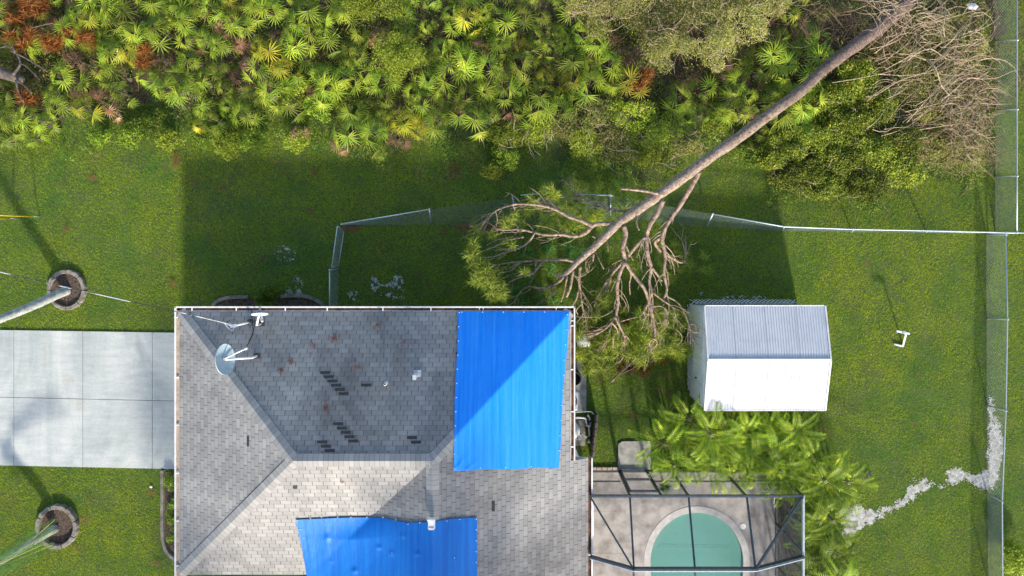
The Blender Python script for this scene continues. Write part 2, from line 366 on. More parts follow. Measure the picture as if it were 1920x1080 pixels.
sp = [[(1582, 950), (1612, 946), (1640, 958), (1672, 948), (1690, 938), (1712, 905), (1726, 893), (1745, 912), (1774, 905), (1776, 880), (1808, 878), (1826, 890), (1850, 886), (1852, 915), (1836, 918), (1810, 898), (1782, 906), (1748, 916), (1728, 922), (1710, 934), (1690, 944), (1665, 962), (1640, 975), (1615, 992), (1600, 1004), (1580, 1008), (1574, 980)],
      [(1851, 745), (1859, 745), (1862, 780), (1876, 810), (1879, 850), (1873, 885), (1861, 918), (1852, 910), (1853, 850), (1854, 790)],
      [(690, 530), (705, 522), (725, 535), (735, 520), (755, 525), (757, 555), (740, 562), (700, 560)],
      [(655, 552), (672, 545), (676, 560), (660, 564)],
      [(538, 535), (560, 520), (572, 545), (560, 556), (535, 553)], [(520, 470), (532, 458), (540, 478), (555, 474), (548, 486), (528, 486)],
      [(1310, 556), (1330, 553), (1332, 566), (1312, 567)], [(1352, 558), (1375, 554), (1392, 560), (1430, 556), (1452, 562), (1450, 569), (1352, 569)]]
m = MB()
for qi, q in enumerate(sp):
    o = sand(q, .06 if len(q) < 12 else .08); A = np.array(o); c_ = .035
    gx, gy = np.meshgrid(np.arange(A[:, 0].min()-.3, A[:, 0].max()+.3, c_), np.arange(A[:, 1].min()-.3, A[:, 1].max()+.3, c_))
    gx = gx.ravel(); gy = gy.ravel(); wx = gx+(vnoise(gx, gy, 5)-.5)*.25+R.normal(0, .04, len(gx)); wy = gy+(vnoise(gx+7, gy-5, 5)-.5)*.25+R.normal(0, .04, len(gx))
    ok_ = inpoly(wx, wy, o) & ((vnoise(gx, gy, 9)+.5*vnoise(gx, gy, 22)+.25*R.rand(len(gx)) > 1.0) | (qi < 2))
    for x, y in zip(gx[ok_], gy[ok_]):
        zz = lambda X, Y: .010+.006*float(vnoise(X, Y, 3))
        m.add([(x, y, zz(x, y)), (x+c_, y, zz(x+c_, y)), (x+c_, y+c_, zz(x+c_, y+c_)), (x, y+c_, zz(x, y+c_))], [(0, 1, 2, 3)])
tag(m.build('sand', M['sand']), kind='structure')

# ------------------------------------------------------------------ house
ZE = 2.6; PT = 5/12; k_ = (H-ZE)/F
xw, yn = P(336, 583, ZE)[:2]; xe, ys = P(1070, 1077, ZE)[:2]; d_ = (yn-ys)/2; ymid = (yn+ys)/2
A1 = (xw+d_, ymid); A2 = (xe-d_, ymid); ZR = ZE+PT*d_; yE = ys-9.0; xv = A2[0]-d_
xe2 = P(1103, 900, 2.35)[0]; ze2 = ZE-PT*(xe2-xe); yj = P(1070, 862, 2.5)[1]
def roofz(x, y):
    mn = min(ZE+PT*(x-xw), ZE+PT*(xe-x), ZE+PT*(yn-y), ZE+PT*(y-ys))
    if y < ymid: mn = max(mn, min(ZE+PT*(xe-x), ZE+PT*(x-xv)))
    return mn
def onroof(px, py, dz=0.0):
    z = 3.2
    for _ in range(12):
        x, y, _z = P(px, py, z); z = roofz(x, y)+dz
    return P(px, py, z)
house = thing('house', 'single storey house under a grey hipped shingle roof patched with blue tarps', 'house', ((xw+xe)/2, ymid, 0))
m = MB(); sl_ = math.sqrt(1+PT*PT)
def facet(pts, down):
    dx, dy = down; us = [(-x*dy+y*dx+40, -(x*dx+y*dy)*sl_+40) for x, y, z in pts]
    m.add(pts, [tuple(range(len(pts)))], us)
z = lambda p, h: (p[0], p[1], h)
facet([(xw, yn, ZE), z(A1, ZR), z(A2, ZR), (xe, yn, ZE)][::-1], (0, 1))
facet([(xw, yn, ZE), (xw, ys, ZE), z(A1, ZR)], (-1, 0))
facet([(xw, ys, ZE), (xv, ys, ZE), z(A2, ZR), z(A1, ZR)], (0, -1))
facet([(xe, yn, ZE), z(A2, ZR), (A2[0], yE, ZR), (xe2, yE, ze2), (xe2, yj, ze2), (xe, yj, ZE)], (1, 0))
facet([z(A2, ZR), (xv, ys, ZE), (xv, yE, ZE), (A2[0], yE, ZR)], (-1, 0))
roof = m.build('roof', M['shingle'], house)
# ridge and hip caps
def caps(p, q, wd=.20):
    m = MB(); n = 24; dx, dy = q[0]-p[0], q[1]-p[1]; L = math.hypot(dx, dy); nx, ny = -dy/L, dx/L
    vs = []; us = []
    for i in range(n+1):
        t = i/n; x, y = p[0]+dx*t, p[1]+dy*t
        for s in (-1, 0, 1):
            X, Y = x+nx*wd*s, y+ny*wd*s
            zz = roofz(X, Y)+.022 if s else roofz(x, y)+.020
            vs.append((X, Y, zz)); us.append((s*wd+5, L*t+5))
    fs = [(i*3+j, i*3+j+1, i*3+j+4, i*3+j+3) for i in range(n) for j in (0, 1)]
    fs = [f[::-1] for f in fs]
    return m.add(vs, fs, us)
e = .02
for p, q in ((A1, A2), ((xw+e, yn-e), A1), ((xw+e, ys+e), A1), ((xe-e, yn-e), A2), (A2, (A2[0], yE+e))):
    caps(p, q).build('ridge_cap', M['cap'], roof)
# darker replaced tabs (bare patches in rows)
m = MB(); patches = []
def patch(px, py, lx=19, ly=5.2):
    c = [onroof(px, py, .012), onroof(px+lx, py-.5, .012), onroof(px+lx, py+ly, .012), onroof(px, py+ly, .012)]
    MB().add(c, [(3, 2, 1, 0)]).build('bare_patch', M['baretab'], roof)
M['baretab'] = weathered('bare_shingle', (.018, .019, .021), (.06, .06, .065), 25, .95, .6)
for i in range(6): patch(600+i*6.9, 696+i*7.9)
for i in range(5): patch(624.5+i*7.1, 792+i*8.1)
for i in range(4): patch(594.5+i*7, 826+i*8.1)
for a in ((677, 719.5), (763, 818), (770.5, 826.5)): patch(*a)
for a in ((462.5, 818, 4.5, 19), (922, 940, 6, 19), (549, 911, 8.5, 5.5), (855, 660, 2, 5)): patch(*a)
# walls, fascia, soffit
m = MB(); ov = .55
wp = [(xw+ov, yn-ov), (xe-ov, yn-ov), (xe-ov, yj-.3), (xe2-ov, yj-.3), (xe2-ov, yE+ov), (xv+ov, yE+ov), (xv+ov, ys+ov), (xw+ov, ys+ov)]
m.prism(wp, 0, ze2-.12); m.build('wall', M['wall'], house)
m = MB()
ev = [(xw+.01, yn-.01), (xe-.01, yn-.01), (xe-.01, yj+.05), (xe2-.01, yj+.0), (xe2-.01, yE+.01), (xv+.01, yE+.01), (xv+.01, ys+.01), (xw+.01, ys+.01)]
m.prism(ev, ze2-.10, ze2-.05)
for a, b in (((xw, yn), (xe, yn)), ((xw, yn), (xw, ys)), ((xw, ys), (xv, ys)), ((xe, yn), (xe, yj))): m.beam((*a, ZE-.10), (*b, ZE-.10), .03, .16)
m.build('fascia', M['white'], house)
# gutters: white trough, rusty debris inside, hangers
def gutter(p, q, out, z, hangers, inner='rust'):
    gx = thing('gutter', None, None, (0, 0, 0)); gx.parent = house; gx.location = tuple(-v for v in org(house)); WL[gx.name] = (0, 0, 0)
    bpy.data.objects.remove(gx)
    m = MB(); ox, oy = out; W = .125
    m.beam((p[0]+ox*W, p[1]+oy*W, z-.03), (q[0]+ox*W, q[1]+oy*W, z-.03), .045, .12)
    m.beam((p[0]+ox*W/2, p[1]+oy*W/2, z-.10), (q[0]+ox*W/2, q[1]+oy*W/2, z-.10), W, .02)
    gt = m.build('gutter', M['white'], house)
    m = MB(); m.beam((p[0]+ox*(W/2-.005), p[1]+oy*(W/2-.005), z-.065), (q[0]+ox*(W/2-.005), q[1]+oy*(W/2-.005), z-.065), W-.03, .04)
    m.build('leaf_debris', M[inner], gt)
    for hx, hy in hangers:
        m = MB(); m.beam((hx+ox*.0, hy+oy*.0, z+.005), (hx+ox*(W+.02), hy+oy*(W+.02), z+.005), .035, .025)
        m.build('hanger', M['white'], gt)
zg = ZE-.01
X_ = lambda px: P(px, 0, ZE)[0]; Y_ = lambda py: P(0, py, ZE)[1]
gutter((xw-.14, yn), (xe+.14, yn), (0, 1), zg, [(X_(p), yn) for p in (360, 443, 535, 613.6, 718, 808, 899, 906, 1043)])
gutter((xw, yn+.14), (xw, ys-.1), (-1, 0), zg, [(xw, Y_(p)) for p in (595, 708, 797, 887, 977, 1061)], 'tan_metal')
gutter((xe, yn+.14), (xe, yj+.02), (1, 0), zg, [(xe, Y_(p)) for p in (601.6, 611, 693, 772, 838)])
gutter((xe2, yj), (xe2, yE), (1, 0), ze2-.02, [(xe2, P(0, 1041, ze2)[1])])
# roof penetrations
def pipe(px, py, r, h, cap=None, lab=None, dark=True):
    x, y, zz = onroof(px, py)
    m = MB(); m.tube([(x, y, zz-.1), (x, y, zz+h)], r, 14); v = m.build('vent_pipe', M['white_pvc'], roof, True)
    return (x, y, zz, v)
x, y, zz, v = pipe(726, 716, .045, .38)
MB().tube([(x, y, zz+.382), (x, y, zz+.386)], .030, 12).build('opening', M['dark'], v)
x, y, zz, v = pipe(780, 703, .07, .32)
MB().box((x, y, zz+.34), (.11, .16, .09)).build('hood', M['white'], v)
MB().box((x+.05, y+.05, zz+.02), (.24, .22, .012)).build('flashing', M['alu'], roof)
x, y, zz, v = pipe(811, 974, .06, .25)
m = MB(); m.box((x, y-.02, zz+.22), (.20, .30, .12)); m.box((x, y+.10, zz+.30), (.24, .06, .05)); m.box((x, y-.16, zz+.26), (.15, .05, .10)); m.build('hood', M['white'], v)

# ------------------------------------------------------------------ tarps
def tarp(corners, nx, ny, bumps, sag, name, label, dots, creases=(), mat='tarp'):
    root = thing(name, label, 'tarp', onroof(*corners[0]))
    a, b, c, d = [np.array(p, float) for p in corners]; vs = []
    for j in range(ny+1):
        for i in range(nx+1):
            u, v = i/nx, j/ny; p = a*(1-u)*(1-v)+b*u*(1-v)+c*u*v+d*(1-u)*v
            p = p+sag(u, v)
            x, y, zz = onroof(p[0], p[1])
            if mat == 'tarp_deep': zz += min(1, v*5)*max(0, -zz+sum(roofz(x+dx_*rr_, max(y+dy_*rr_, ys+.02)) for rr_ in (.5, 1.0, 1.5) for dx_, dy_ in ((1, 0), (-1, 0), (0, 1), (0, -1), (.7, .7), (-.7, -.7), (.7, -.7), (-.7, .7)))/24)
            zz += .035+.016*float(fbm(x, y*.35, 3.2))+.012*float(vnoise(x*3, y*.2, 2.4))
            for bx, by, bh, br in bumps:
                r2 = ((p[0]-bx)**2+(p[1]-by)**2)/br**2; zz += bh*math.exp(-r2)
            for (x1, y1), (x2, y2), ch, cw in creases:
                L2 = (x2-x1)**2+(y2-y1)**2; t = min(1, max(0, ((p[0]-x1)*(x2-x1)+(p[1]-y1)*(y2-y1))/L2))
                dd = ((p[0]-x1-t*(x2-x1))**2+(p[1]-y1-t*(y2-y1))**2)/cw**2; zz += ch*math.exp(-dd)*(1-t)
            vs.append((x, y, zz))
    W = nx+1; fs = [(j*W+i, (j+1)*W+i, (j+1)*W+i+1, j*W+i+1) for j in range(ny) for i in range(nx)]
    m = MB(); m.add(vs, fs); sheet = m.build('sheet', M[mat], root, True)
    for px, py in dots:
        x, y, zz = onroof(px, py, .065); MB().lathe((x, y, zz), [(.015, -.03), (.015, .006), (0, .008)], 8).build('fastener', M['white'], root)
    return root
edge = lambda a, b, n: [(a[0]+(b[0]-a[0])*i/n, a[1]+(b[1]-a[1])*i/n) for i in range(n)]
tarp([(859, 583), (1067, 583.5), (1047, 876), (849.5, 881)], 90, 120, [], lambda u, v: np.array([math.sin(v*9)*1.0*(abs(u-.5) > .45), math.sin(u*14)*.9*(abs(v-.5) > .45)]), 'blue_tarp',
     'tall bright blue tarp pinned over the corner hip of the roof, half in shade', edge((861, 586), (851, 878), 11)+edge((1064, 590), (1046, 873), 10)+edge((866, 585), (1060, 585), 5)+edge((853, 878), (1044, 874), 4),
     [((853, 878), (880, 850), .03, 2.2), ((862, 878), (868, 846), .025, 2), ((875, 879), (900, 857), .02, 2), ((925, 584), (917, 1200), .020, 1.2), ((930, 584), (922, 1200), -.012, 1.2)])
dips = [(616, 1005, .045, 5), (711, 1024, .035, 4), (783, 1037, .035, 4), (735, 1036, .03, 4), (666, 1068, .04, 5), (852, 1046, .02, 3), (756, 1003, .03, 4), (623, 1047, .02, 3)]
def sag2(u, v):
    s = (-3.5*math.exp(-((u-.33)/.25)**2)+7*math.exp(-((u-.61)/.09)**2)+6*math.exp(-((u-.74)/.09)**2))*max(0, 1-v*1.6)
    return np.array([-2.0*math.sin(v*3.1)*(1-u), s])
tarp([(555, 974), (895, 970), (895, 1150), (602, 1150)], 130, 70, dips, sag2, 'blue_tarp',
     'wide deep blue tarp nailed across the roof valley, puckered around its nails', edge((557, 976), (595, 1075), 6)+edge((893, 973), (893, 1075), 5)+[(582, 972), (603, 970), (633, 970), (658, 970), (688, 970), (718, 970), (742, 975), (765, 983), (787, 980), (838, 977), (862, 974)]+[(d[0], d[1]) for d in dips[:7]], mat='tarp_deep')

# ------------------------------------------------------------------ dishes, service mast, cables
def dish(name, label, centre, nrm, rd, root_px, armto, mat):
    base = onroof(*root_px); root = thing(name, label, 'satellite dish', base)
    c = Vector(centre); n_ = Vector(nrm).normalized(); q = n_.to_track_quat('Z', 'Y').to_matrix()
    pr = [(rd*t, .22*rd*t*t) for t in (0.0001, .2, .4, .6, .8, .95, 1.0)]+[(rd*1.02, .22*rd+.015), (rd*1.02, .20*rd-.01), (rd*.9, .16*rd)]
    sy = q @ Matrix.Diagonal((1, 1.0, 1))
    MB().lathe(c, pr, 40, sy).build('reflector', mat, root, True)
    m = MB(); e_ = Vector(base); k = c-n_*.10
    m.tube([e_, e_+Vector((-.02, 0, .35)), k+Vector((.15*(1 if e_.x > k.x else 0), 0, -.05)), k], .035, 10); m.build('mast', M['white'], root, True)
    m = MB(); m.box((e_.x, e_.y, e_.z+.02), (.22, .16, .03)); m.build('foot_plate', M['dark'], root)
    m = MB(); a = Vector(armto); m.tube([c+n_*.02, c.lerp(a, .5)+Vector((0, 0, -.06)), a], .024, 8); arm = m.build('feed_arm', M['white'], root, True)
    MB().tube([a, a+(c-a).normalized()*.13], .045, 10).build('receiver', M['alu'], arm, True)
    MB().box(c+n_*.03, (.12, .07, .05), .5).build('bracket', M['alu'], root)
    return root
bz = onroof(478, 666)[2]
dish('satellite_dish', 'large blue grey satellite dish over the hip with its arm toward the mast', P(417, 674, bz+.9), (.97, .12, .22), .46, (482, 667), P(464, 652, bz+1.15), M['dish'])
bz = onroof(488, 600)[2]
dish('satellite_dish', 'small white satellite dish seen edge-on beside the rear gutter', P(487, 586, bz+.55), (.08, -.96, .24), .25, (490, 607), P(492, 603, bz+.75), M['white'])
b0 = onroof(469, 604); zt = b0[2]
mast = thing('service_mast', 'white service mast with a bracket and looped wires near the roof corner', 'service mast', b0)
MB().tube([(b0[0], b0[1], zt-.05), P(456, 607, zt+.35), P(436, 612, zt+.55)], [.035, .03, .028], 10).build('riser', M['white'], mast, True)
MB().lathe(b0, [(.11, 0), (.09, .05), (.04, .09)], 14).build('roof_boot', M['dark'], mast)
MB().box(P(438, 611, zt+.57), (.20, .10, .08), .1).tube([P(438, 611, zt+.57), P(426, 607, zt+.62), P(419, 605, zt+.62)], [.04, .03, .015], 8).build('weatherhead', M['white_pvc'], mast)
m = MB(); m.tube(smoothline([P(423, 607, zt+.6), P(430, 601, zt+.7), P(437, 600, zt+.7), P(443, 601, zt+.65), P(438, 608, zt+.6)]), .010, 6); m.build('wire_loop', M['dark'], mast)
m = MB(); m.tube(smoothline([P(421, 606, zt+.6), P(428, 615, zt+.6), P(436, 620, zt+.6), P(438, 614, zt+.6)]), .010, 6); m.build('wire_loop', M['white'], mast)
m = MB(); pts = [P(-300+i*36, 433+i*36*.243 + 10*math.sin(math.pi*i/20), zt+.62+ (1-i/20)*1.6-.5*math.sin(math.pi*i/20)) for i in range(20)]
m.tube([P(-220, 452, 6.0), P(0, 510, 4.6), P(130, 540, 4.3), P(260, 569, 4.1), P(340, 586, 4.0), P(419, 605, zt+.62)], .014, 6)
tag(m.build('power_cable', M['cablem']), 'thin black and white overhead cable crossing the lawn to the roof mast', 'cable')
m = MB(); m.tube(smoothline([onroof(471, 578, .03), onroof(473, 600, .04), onroof(474, 625, .04), onroof(468, 640, .04), P(459, 655, bz+.5)], 4), .013, 6); m.tube(smoothline([onroof(478, 600, .03), onroof(475, 620, .04), P(461, 655, bz+.5)], 4), .011, 6)
tag(m.build('antenna_cable', M['dark']), 'black twin cable lying on the shingles between the two dishes', 'cable')

# ------------------------------------------------------------------ shed
ZS, ZSR = 1.95, 2.36
sx0, syn = P(1322, 573.5, ZS)[:2]; sx1, sys_ = P(1546, 769, ZS)[:2]; sym = (syn+sys_)/2
shed = thing('shed', 'white metal garden shed with ribbed gable roof and cream front wall', 'shed', ((sx0+sx1)/2, sym, 0))
wx0 = P(1293, 0, 0)[0]; wx1 = P(1545, 0, ZS)[0]-.08; wyn = P(0, 571, 0)[1]; wys = P(0, 738, 0)[1]
def ribbed(x0, x1, fy0, fz0, fy1, fz1, pitch, amp):     # rib lines run from edge 0 to edge 1
    m = MB(); vs = []; n = int((x1-x0)/pitch); k = 0
    for i in range(n+1):
        for t, a in ((0, 0), (.30, 0), (.40, 1), (.62, 1), (.72, 0)):
            x = x0+(i+t)*(x1-x0)/n
            if x > x1+1e-6: continue
            vs += [(x, fy0, fz0+a*amp), (x, fy1, fz1+a*amp)]; k += 1
    return m.add(vs, [(2*i, 2*i+1, 2*i+3, 2*i+2) for i in range(k-1)])
ov_ = .0
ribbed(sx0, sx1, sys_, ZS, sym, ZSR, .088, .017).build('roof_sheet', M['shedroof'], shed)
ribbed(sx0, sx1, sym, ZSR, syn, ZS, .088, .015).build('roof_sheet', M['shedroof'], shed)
m = MB(); m.beam((sx0-.02, sym, ZSR+.018), (sx1+.02, sym, ZSR+.018), .10, .025)
for x in (sx0-.02, sx1+.02):
    for yy in (syn, sys_): m.beam((x, sym, ZSR+.005), (x, yy, ZS+.005), .05, .06)
for yy in (syn+.01, sys_-.01): m.beam((sx0, yy, ZS-.01), (sx1, yy, ZS-.01), .03, .05)
m.build('trim', M['white'], shed)
for s, a, b, za, zb in ((0, sys_, sym, ZS, ZSR), (1, syn, sym, ZS, ZSR)):   # screw rows
    m = MB()
    for t in (.04, .36, .67, .94):
        yy = a+(b-a)*t; zz = za+(zb-za)*t+.018
        for i in range(28):
            x = sx0+.10+i*(sx1-sx0-.2)/27; m.box((x, yy, zz), (.014, .014, .012))
    tag(m.build('screw_row', M['alu'], shed), kind='stuff')
# walls: ribbed front wall (rib lines vertical), plain others
m = MB(); vs = []; n = 34; k = 0
for i in range(n):
    for t, a in ((0, 0), (.3, 0), (.45, 1), (.75, 1), (.9, 0)):
        y = wys+(i+t)*(wyn-wys)/n; topz = ZS+(ZSR-ZS)*(1-abs(y-sym)/((syn-sys_)/2))-.03
        vs += [(wx0-a*.012, y, .05), (wx0-a*.012, y, topz)]; k += 1
m.add(vs, [(2*i, 2*i+1, 2*i+3, 2*i+2) for i in range(k-1)])
m.build('wall', M['shedwall'], shed)
m = MB(); m.prism([(wx0+.03, wys), (wx1, wys), (wx1, wyn), (wx0+.03, wyn)], 0, ZS-.06); m.build('wall', M['white'], shed)
m = MB(); yd0, yd1 = P(0, 672, 0)[1], P(0, 626, 0)[1]
m.box((wx0-.03, yd1+.02, .95), (.03, .05, 1.8)); m.box((wx0-.03, yd0-.65, .95), (.03, .05, 1.8)); m.box((wx0-.03, (yd1+yd0-.65)/2, 1.86), (.03, yd1-yd0+.7, .06))
dr = m.build('door_frame', M['white'], shed)
MB().box((wx0-.05, yd0-.50, 1.0), (.05, .03, .12)).build('handle', M['dark'], dr)
m = MB(); m.beam((wx0-.02, wyn, ZS-.10), (wx0-.02, wys, ZS-.10), .04, .06); m.beam((wx0-.01, wyn+.01, .05), (wx0-.01, wyn+.01, ZS), .05, .05); m.beam((wx0-.01, wys-.01, .05), (wx0-.01, wys-.01, ZS-.05), .05, .05)
m.build('corner_trim', M['white'], shed)
def lattice(a, b, out, h0=0.03, h1=.30, lean=.03, step=.15):
    m = MB(); a, b = Vector((*a, 0)), Vector((*b, 0)); d = (b-a); L = d.length; d.normalize(); o = Vector((*out, 0)); n = int(L/step); w_ = h1-h0
    def pt(s, t): return a+d*min(max(s, 0), L)+o*(.03+lean*(1-t))+Vector((0, 0, h0+w_*t))
    for i in range(-3, n+1):
        s0 = i*step
        for s1, s2 in ((s0, s0+w_), (s0+w_, s0)):
            t0, t1 = 0, 1
            if min(s1, s2) < -.001 or max(s1, s2) > L: continue
            off = o*(.012 if s1 < s2 else 0)
            m.beam(pt(s1, 0)+off, pt(s2, 1)+off, .020, .008)
    return m
lattice((wx0-.02, wyn), (wx0-.02, wys), (-1, 0)).build('lattice', M['white'], shed)
lattice((wx0-.02, wyn+.02), (P(1492, 0, 0)[0], wyn+.02), (0, 1), lean=.13).build('lattice', M['white'], shed)

# ------------------------------------------------------------------ fences
def chain_fence(label, base, top, step=.12, posts=None, rails=(), railr=.022, group=None, wr=.0042, name='chain_link_fence', postr=.026, botrail=False):
    """base, top: matching lists of 3D points"""
    base = [Vector(b) for b in base]; top = [Vector(t) for t in top]
    L = [0]
    for i in range(1, len(base)): L.append(L[-1]+(base[i]-base[i-1]).length)
    def at(s, t):
        s = min(max(s, 0), L[-1]-1e-6); i = 0
        while i < len(L)-2 and s > L[i+1]: i += 1
        f = (s-L[i])/(L[i+1]-L[i]); return base[i].lerp(base[i+1], f).lerp(top[i].lerp(top[i+1], f), t)
    root = thing(name, label, 'fence' if 'gate' not in name else 'gate', base[0], group)
    hgt = 1.0; n = int(L[-1]/step); V = []; Fc = []
    for i in range(-int(hgt/step), n+1):
        s = i*step
        for a, b in ((s, s+hgt), (s+hgt, s)):
            t0, t1 = 0.0, 1.0
            lo, hi = min(a, b), max(a, b)
            if hi <= 0 or lo >= L[-1]: continue
            # clip in s
            def ts(v): return (v-a)/(b-a)
            c0, c1 = sorted((ts(0), ts(L[-1]))); t0 = max(t0, c0); t1 = min(t1, c1)
            if t1-t0 < .02: continue
            mid = (t0+t1)/2; seg = [t0, mid, t1]; pts = [at(a+(b-a)*t, t) for t in seg]
            nb = len(V); dd = (pts[2]-pts[0]).normalized(); sd = dd.cross(Vector((.3, .2, 1))).normalized(); up = sd.cross(dd)
            for p in pts:
                for k in range(3):
                    q = 2*math.pi*k/3; V.append(p+(sd*math.cos(q)+up*math.sin(q))*wr)
            for j in range(2):
                for k in range(3): Fc.append((nb+j*3+k, nb+j*3+(k+1) % 3, nb+j*3+3+(k+1) % 3, nb+j*3+3+k))
    np_obj('chain_link_mesh', [tuple(v) for v in V], Fc, M['wire'], root)
    for i in (posts if posts is not None else range(len(base))):
        if isinstance(i, int): b_, t_ = base[i], top[i]
        else: b_, t_ = Vector(i[0]), Vector(i[1])
        d = (t_-b_); m = MB(); m.tube([b_-Vector((0, 0, .1)), t_+d*.03], postr, 8); po = m.build('post', M['steel'], root, True)
        m = MB(); m.lathe(t_+d*.04, [(postr*1.25, -.04), (postr*1.2, .0), (.001, .035)], 8); m.build('post_cap', M['alu'], po)
    for r_ in rails:
        m = MB(); m.tube([Vector(p) for p in r_], railr, 8); m.build('top_rail', M['steel'], root, True)
    return root
FH = 1.02
yv = [-60, 75, 205, 330, 436]
chain_fence('chain link fence line beside the dead brush, upper right corner', [P(1866+(y < 200)*-1, y, 0) for y in yv], [P(1907, y, FH) for y in yv], rails=[[P(1907, y, FH+.01) for y in yv]])
yv = [440, 597, 760, 925, 1090, 1200]
bx = [1849, 1850, 1850, 1851, 1853, 1853]; tx = [1886, 1889, 1886, 1879, 1880, 1880]; dy = [0, 2, 10, 16, 8, 6]
chain_fence('chain link fence line at the right beside the sand strip', [P(bx[i], yv[i]-(dy[i] > 0)*0, 0) for i in range(6)], [P(tx[i], yv[i]+dy[i], FH) for i in range(6)], rails=[[P(tx[i], yv[i]+dy[i], FH+.01) for i in range(6)]])
zz_ = [FH, .87, .34, .55, .90, .97, 1.0, 1.0, 1.0, 1.0]
bp = [(648, 422), (808, 421), (971, 424), (1146, 409), (1326, 426), (1470, 432), (1600, 435), (1740, 436), (1850, 437), (1960, 438)]
tp = [(640, 420), (805, 392.5), (961, 371), (1144.5, 366.5), (1336.5, 401.5), (1470, 425), (1600, 430), (1740, 432.5), (1905, 436.5), (1990, 438)]
B_ = [P(*p, 0) for p in bp]; T_ = [P(*p, z_) for p, z_ in zip(tp, zz_)]
chain_fence('long chain link fence across the lawn, pushed over under the fallen pine', B_, T_, rails=[T_[0:2], [P(1085, 364, .5), T_[3], P(1150, 367, .56)], [P(976, 366, .36), P(1012, 363, .42)], T_[4:]])
# gate and last section to the house
gb = [P(645, 432, .08), P(634.5, 499, .08)]; gt_ = [P(632.5, 424, FH), P(622, 501, FH)]
chain_fence('narrow grey chain link gate between lawn and house, frame closed', gb, gt_, rails=[gt_, gb, [gb[0], gt_[0]], [gb[1], gt_[1]]], name='chain_link_gate', posts=[], railr=.018)
chain_fence('short chain link section between the gate and the house wall', [P(635, 504, 0), P(634, 585, 0)], [P(618, 506, FH), P(618, 592, FH)], rails=[[P(618, 506, FH+.01), P(618, 592, FH+.01)]])

# ------------------------------------------------------------------ pool, deck, cage
def poolshape(grow=0):
    cx, cy, r = 1306, 1052, 87+grow; pts = []
    for i in range(41):
        t = math.pi*i/40; rx = r*(1.0); ry = (92+grow)
        pts.append(gp(cx+rx*math.cos(t), cy-ry*math.sin(t)))
    pts += [gp(cx-r*.98, 1110), gp(cx-r*.8, 1180), gp(cx, 1215+grow), gp(cx+r*.8, 1180), gp(cx+r*.98, 1110)]
    return pts
import bmesh
def ringmesh(name, outer, inner, z0, z1, mat, parent=None):
    bm = bmesh.new(); ox, oy, oz = org(parent); es = []
    for loop in (outer, inner):
        vs = [bm.verts.new((x-ox, y-oy, z1-oz)) for x, y in loop]
        for i in range(len(vs)): es.append(bm.edges.new((vs[i], vs[(i+1) % len(vs)])))
    bmesh.ops.triangle_fill(bm, use_beauty=True, use_dissolve=False, edges=es)
    r = bmesh.ops.extrude_face_region(bm, geom=bm.faces[:])
    bmesh.ops.translate(bm, vec=(0, 0, z0-z1), verts=[v for v in r['geom'] if isinstance(v, bmesh.types.BMVert)])
    bmesh.ops.recalc_face_normals(bm, faces=bm.faces[:])
    me = bpy.data.meshes.new(name); bm.to_mesh(me); bm.free(); me.materials.append(mat)
    o = bpy.data.objects.new(name, me); COL.objects.link(o)
    if parent: o.parent = parent
    WL[o.name] = org(parent); return o
cop = poolshape(12); ins = poolshape(0)
dk = [gp(1085, 885), gp(1457, 885), gp(1456, 1000), gp(1458, 1262), gp(1085, 1262)]
tag(ringmesh('pool_deck', dk, cop, -.05, .05, M['deck']), kind='structure')
m = MB()                                               # control joints, recessed look: thin dark strips
for a, b in (((1148, 903), (1148, 1100)), ((1306, 903), (1306, 948)), ((1108, 959), (1150, 960)), ((1108, 1037), (1205, 1039)), ((1200, 985), (1228, 1001)), ((1150, 960), (1180, 977)), ((1246, 935), (1258, 965)), ((1395, 986), (1453, 987)), ((1392, 903), (1392, 945)), ((1335, 950), (1385, 975))):
    m.beam(P(*a, .051), P(*b, .051), .012, .004)
tag(m.build('deck_joint', M['concrete']), kind='structure')
pool = thing('swimming_pool', 'teal swimming pool with a rounded end inside the screened deck', 'pool', P(1306, 1060, 0))
ringmesh('coping', cop, ins, -.12, .06, M['coping'], pool)
m = MB(); n = len(ins); vs = [(x, y, -.05) for x, y in ins]+[(x, y, -1.3) for x, y in ins]
m.add(vs, [(i, (i+1) % n, n+(i+1) % n, n+i) for i in range(n)]+[tuple(range(n, 2*n))]); m.build('basin', M['plaster'], pool)
m = MB(); m.add([(x*.998, y, -.07) for x, y in ins], [tuple(range(n))]); m.build('water', M['water'], pool)
# entry bench on the left and a step line
bench = [gp(1213, 1036), gp(1216, 1010), gp(1228, 990), gp(1246, 972), gp(1268, 962), gp(1268, 974), gp(1263, 984), gp(1250, 1003), gp(1241, 1018), gp(1233, 1026), gp(1222, 1036)]
m = MB(); m.prism(bench, -1.3, -.10); m.build('step', M['benchm'], pool)
m = MB(); m.beam(P(1219, 1022, -1.28), P(1393, 1026, -1.28), .12, .05); m.build('floor_line', M['poolline'], pool)
for px, py in ((1269, 1004), (1327, 999)):
    m = MB(); m.lathe(P(px, py, -.20), [(.10, 0), (.10, .02), (.05, .03), (0.001, .03)], 20); m.build('inlet', M['plaster'], pool)
tag(MB().lathe(P(1393, 987, .05), [(.11, 0), (.11, .012), (.001, .014)], 24).box(P(1391, 985.5, .067), (.02, .02, .004)).box(P(1395, 989, .067), (.02, .02, .004)).build('skimmer_lid', M['white']), 'small round white skimmer lid in the deck right of the pool', 'lid')
CZ, FZ = 2.4, 3.27
cage = thing('pool_cage', 'dark framed screen enclosure over the pool and deck', 'pool enclosure', P(1280, 1000, 0))
nw, ne = P(1106, 930, CZ), P(1506, 930, CZ)
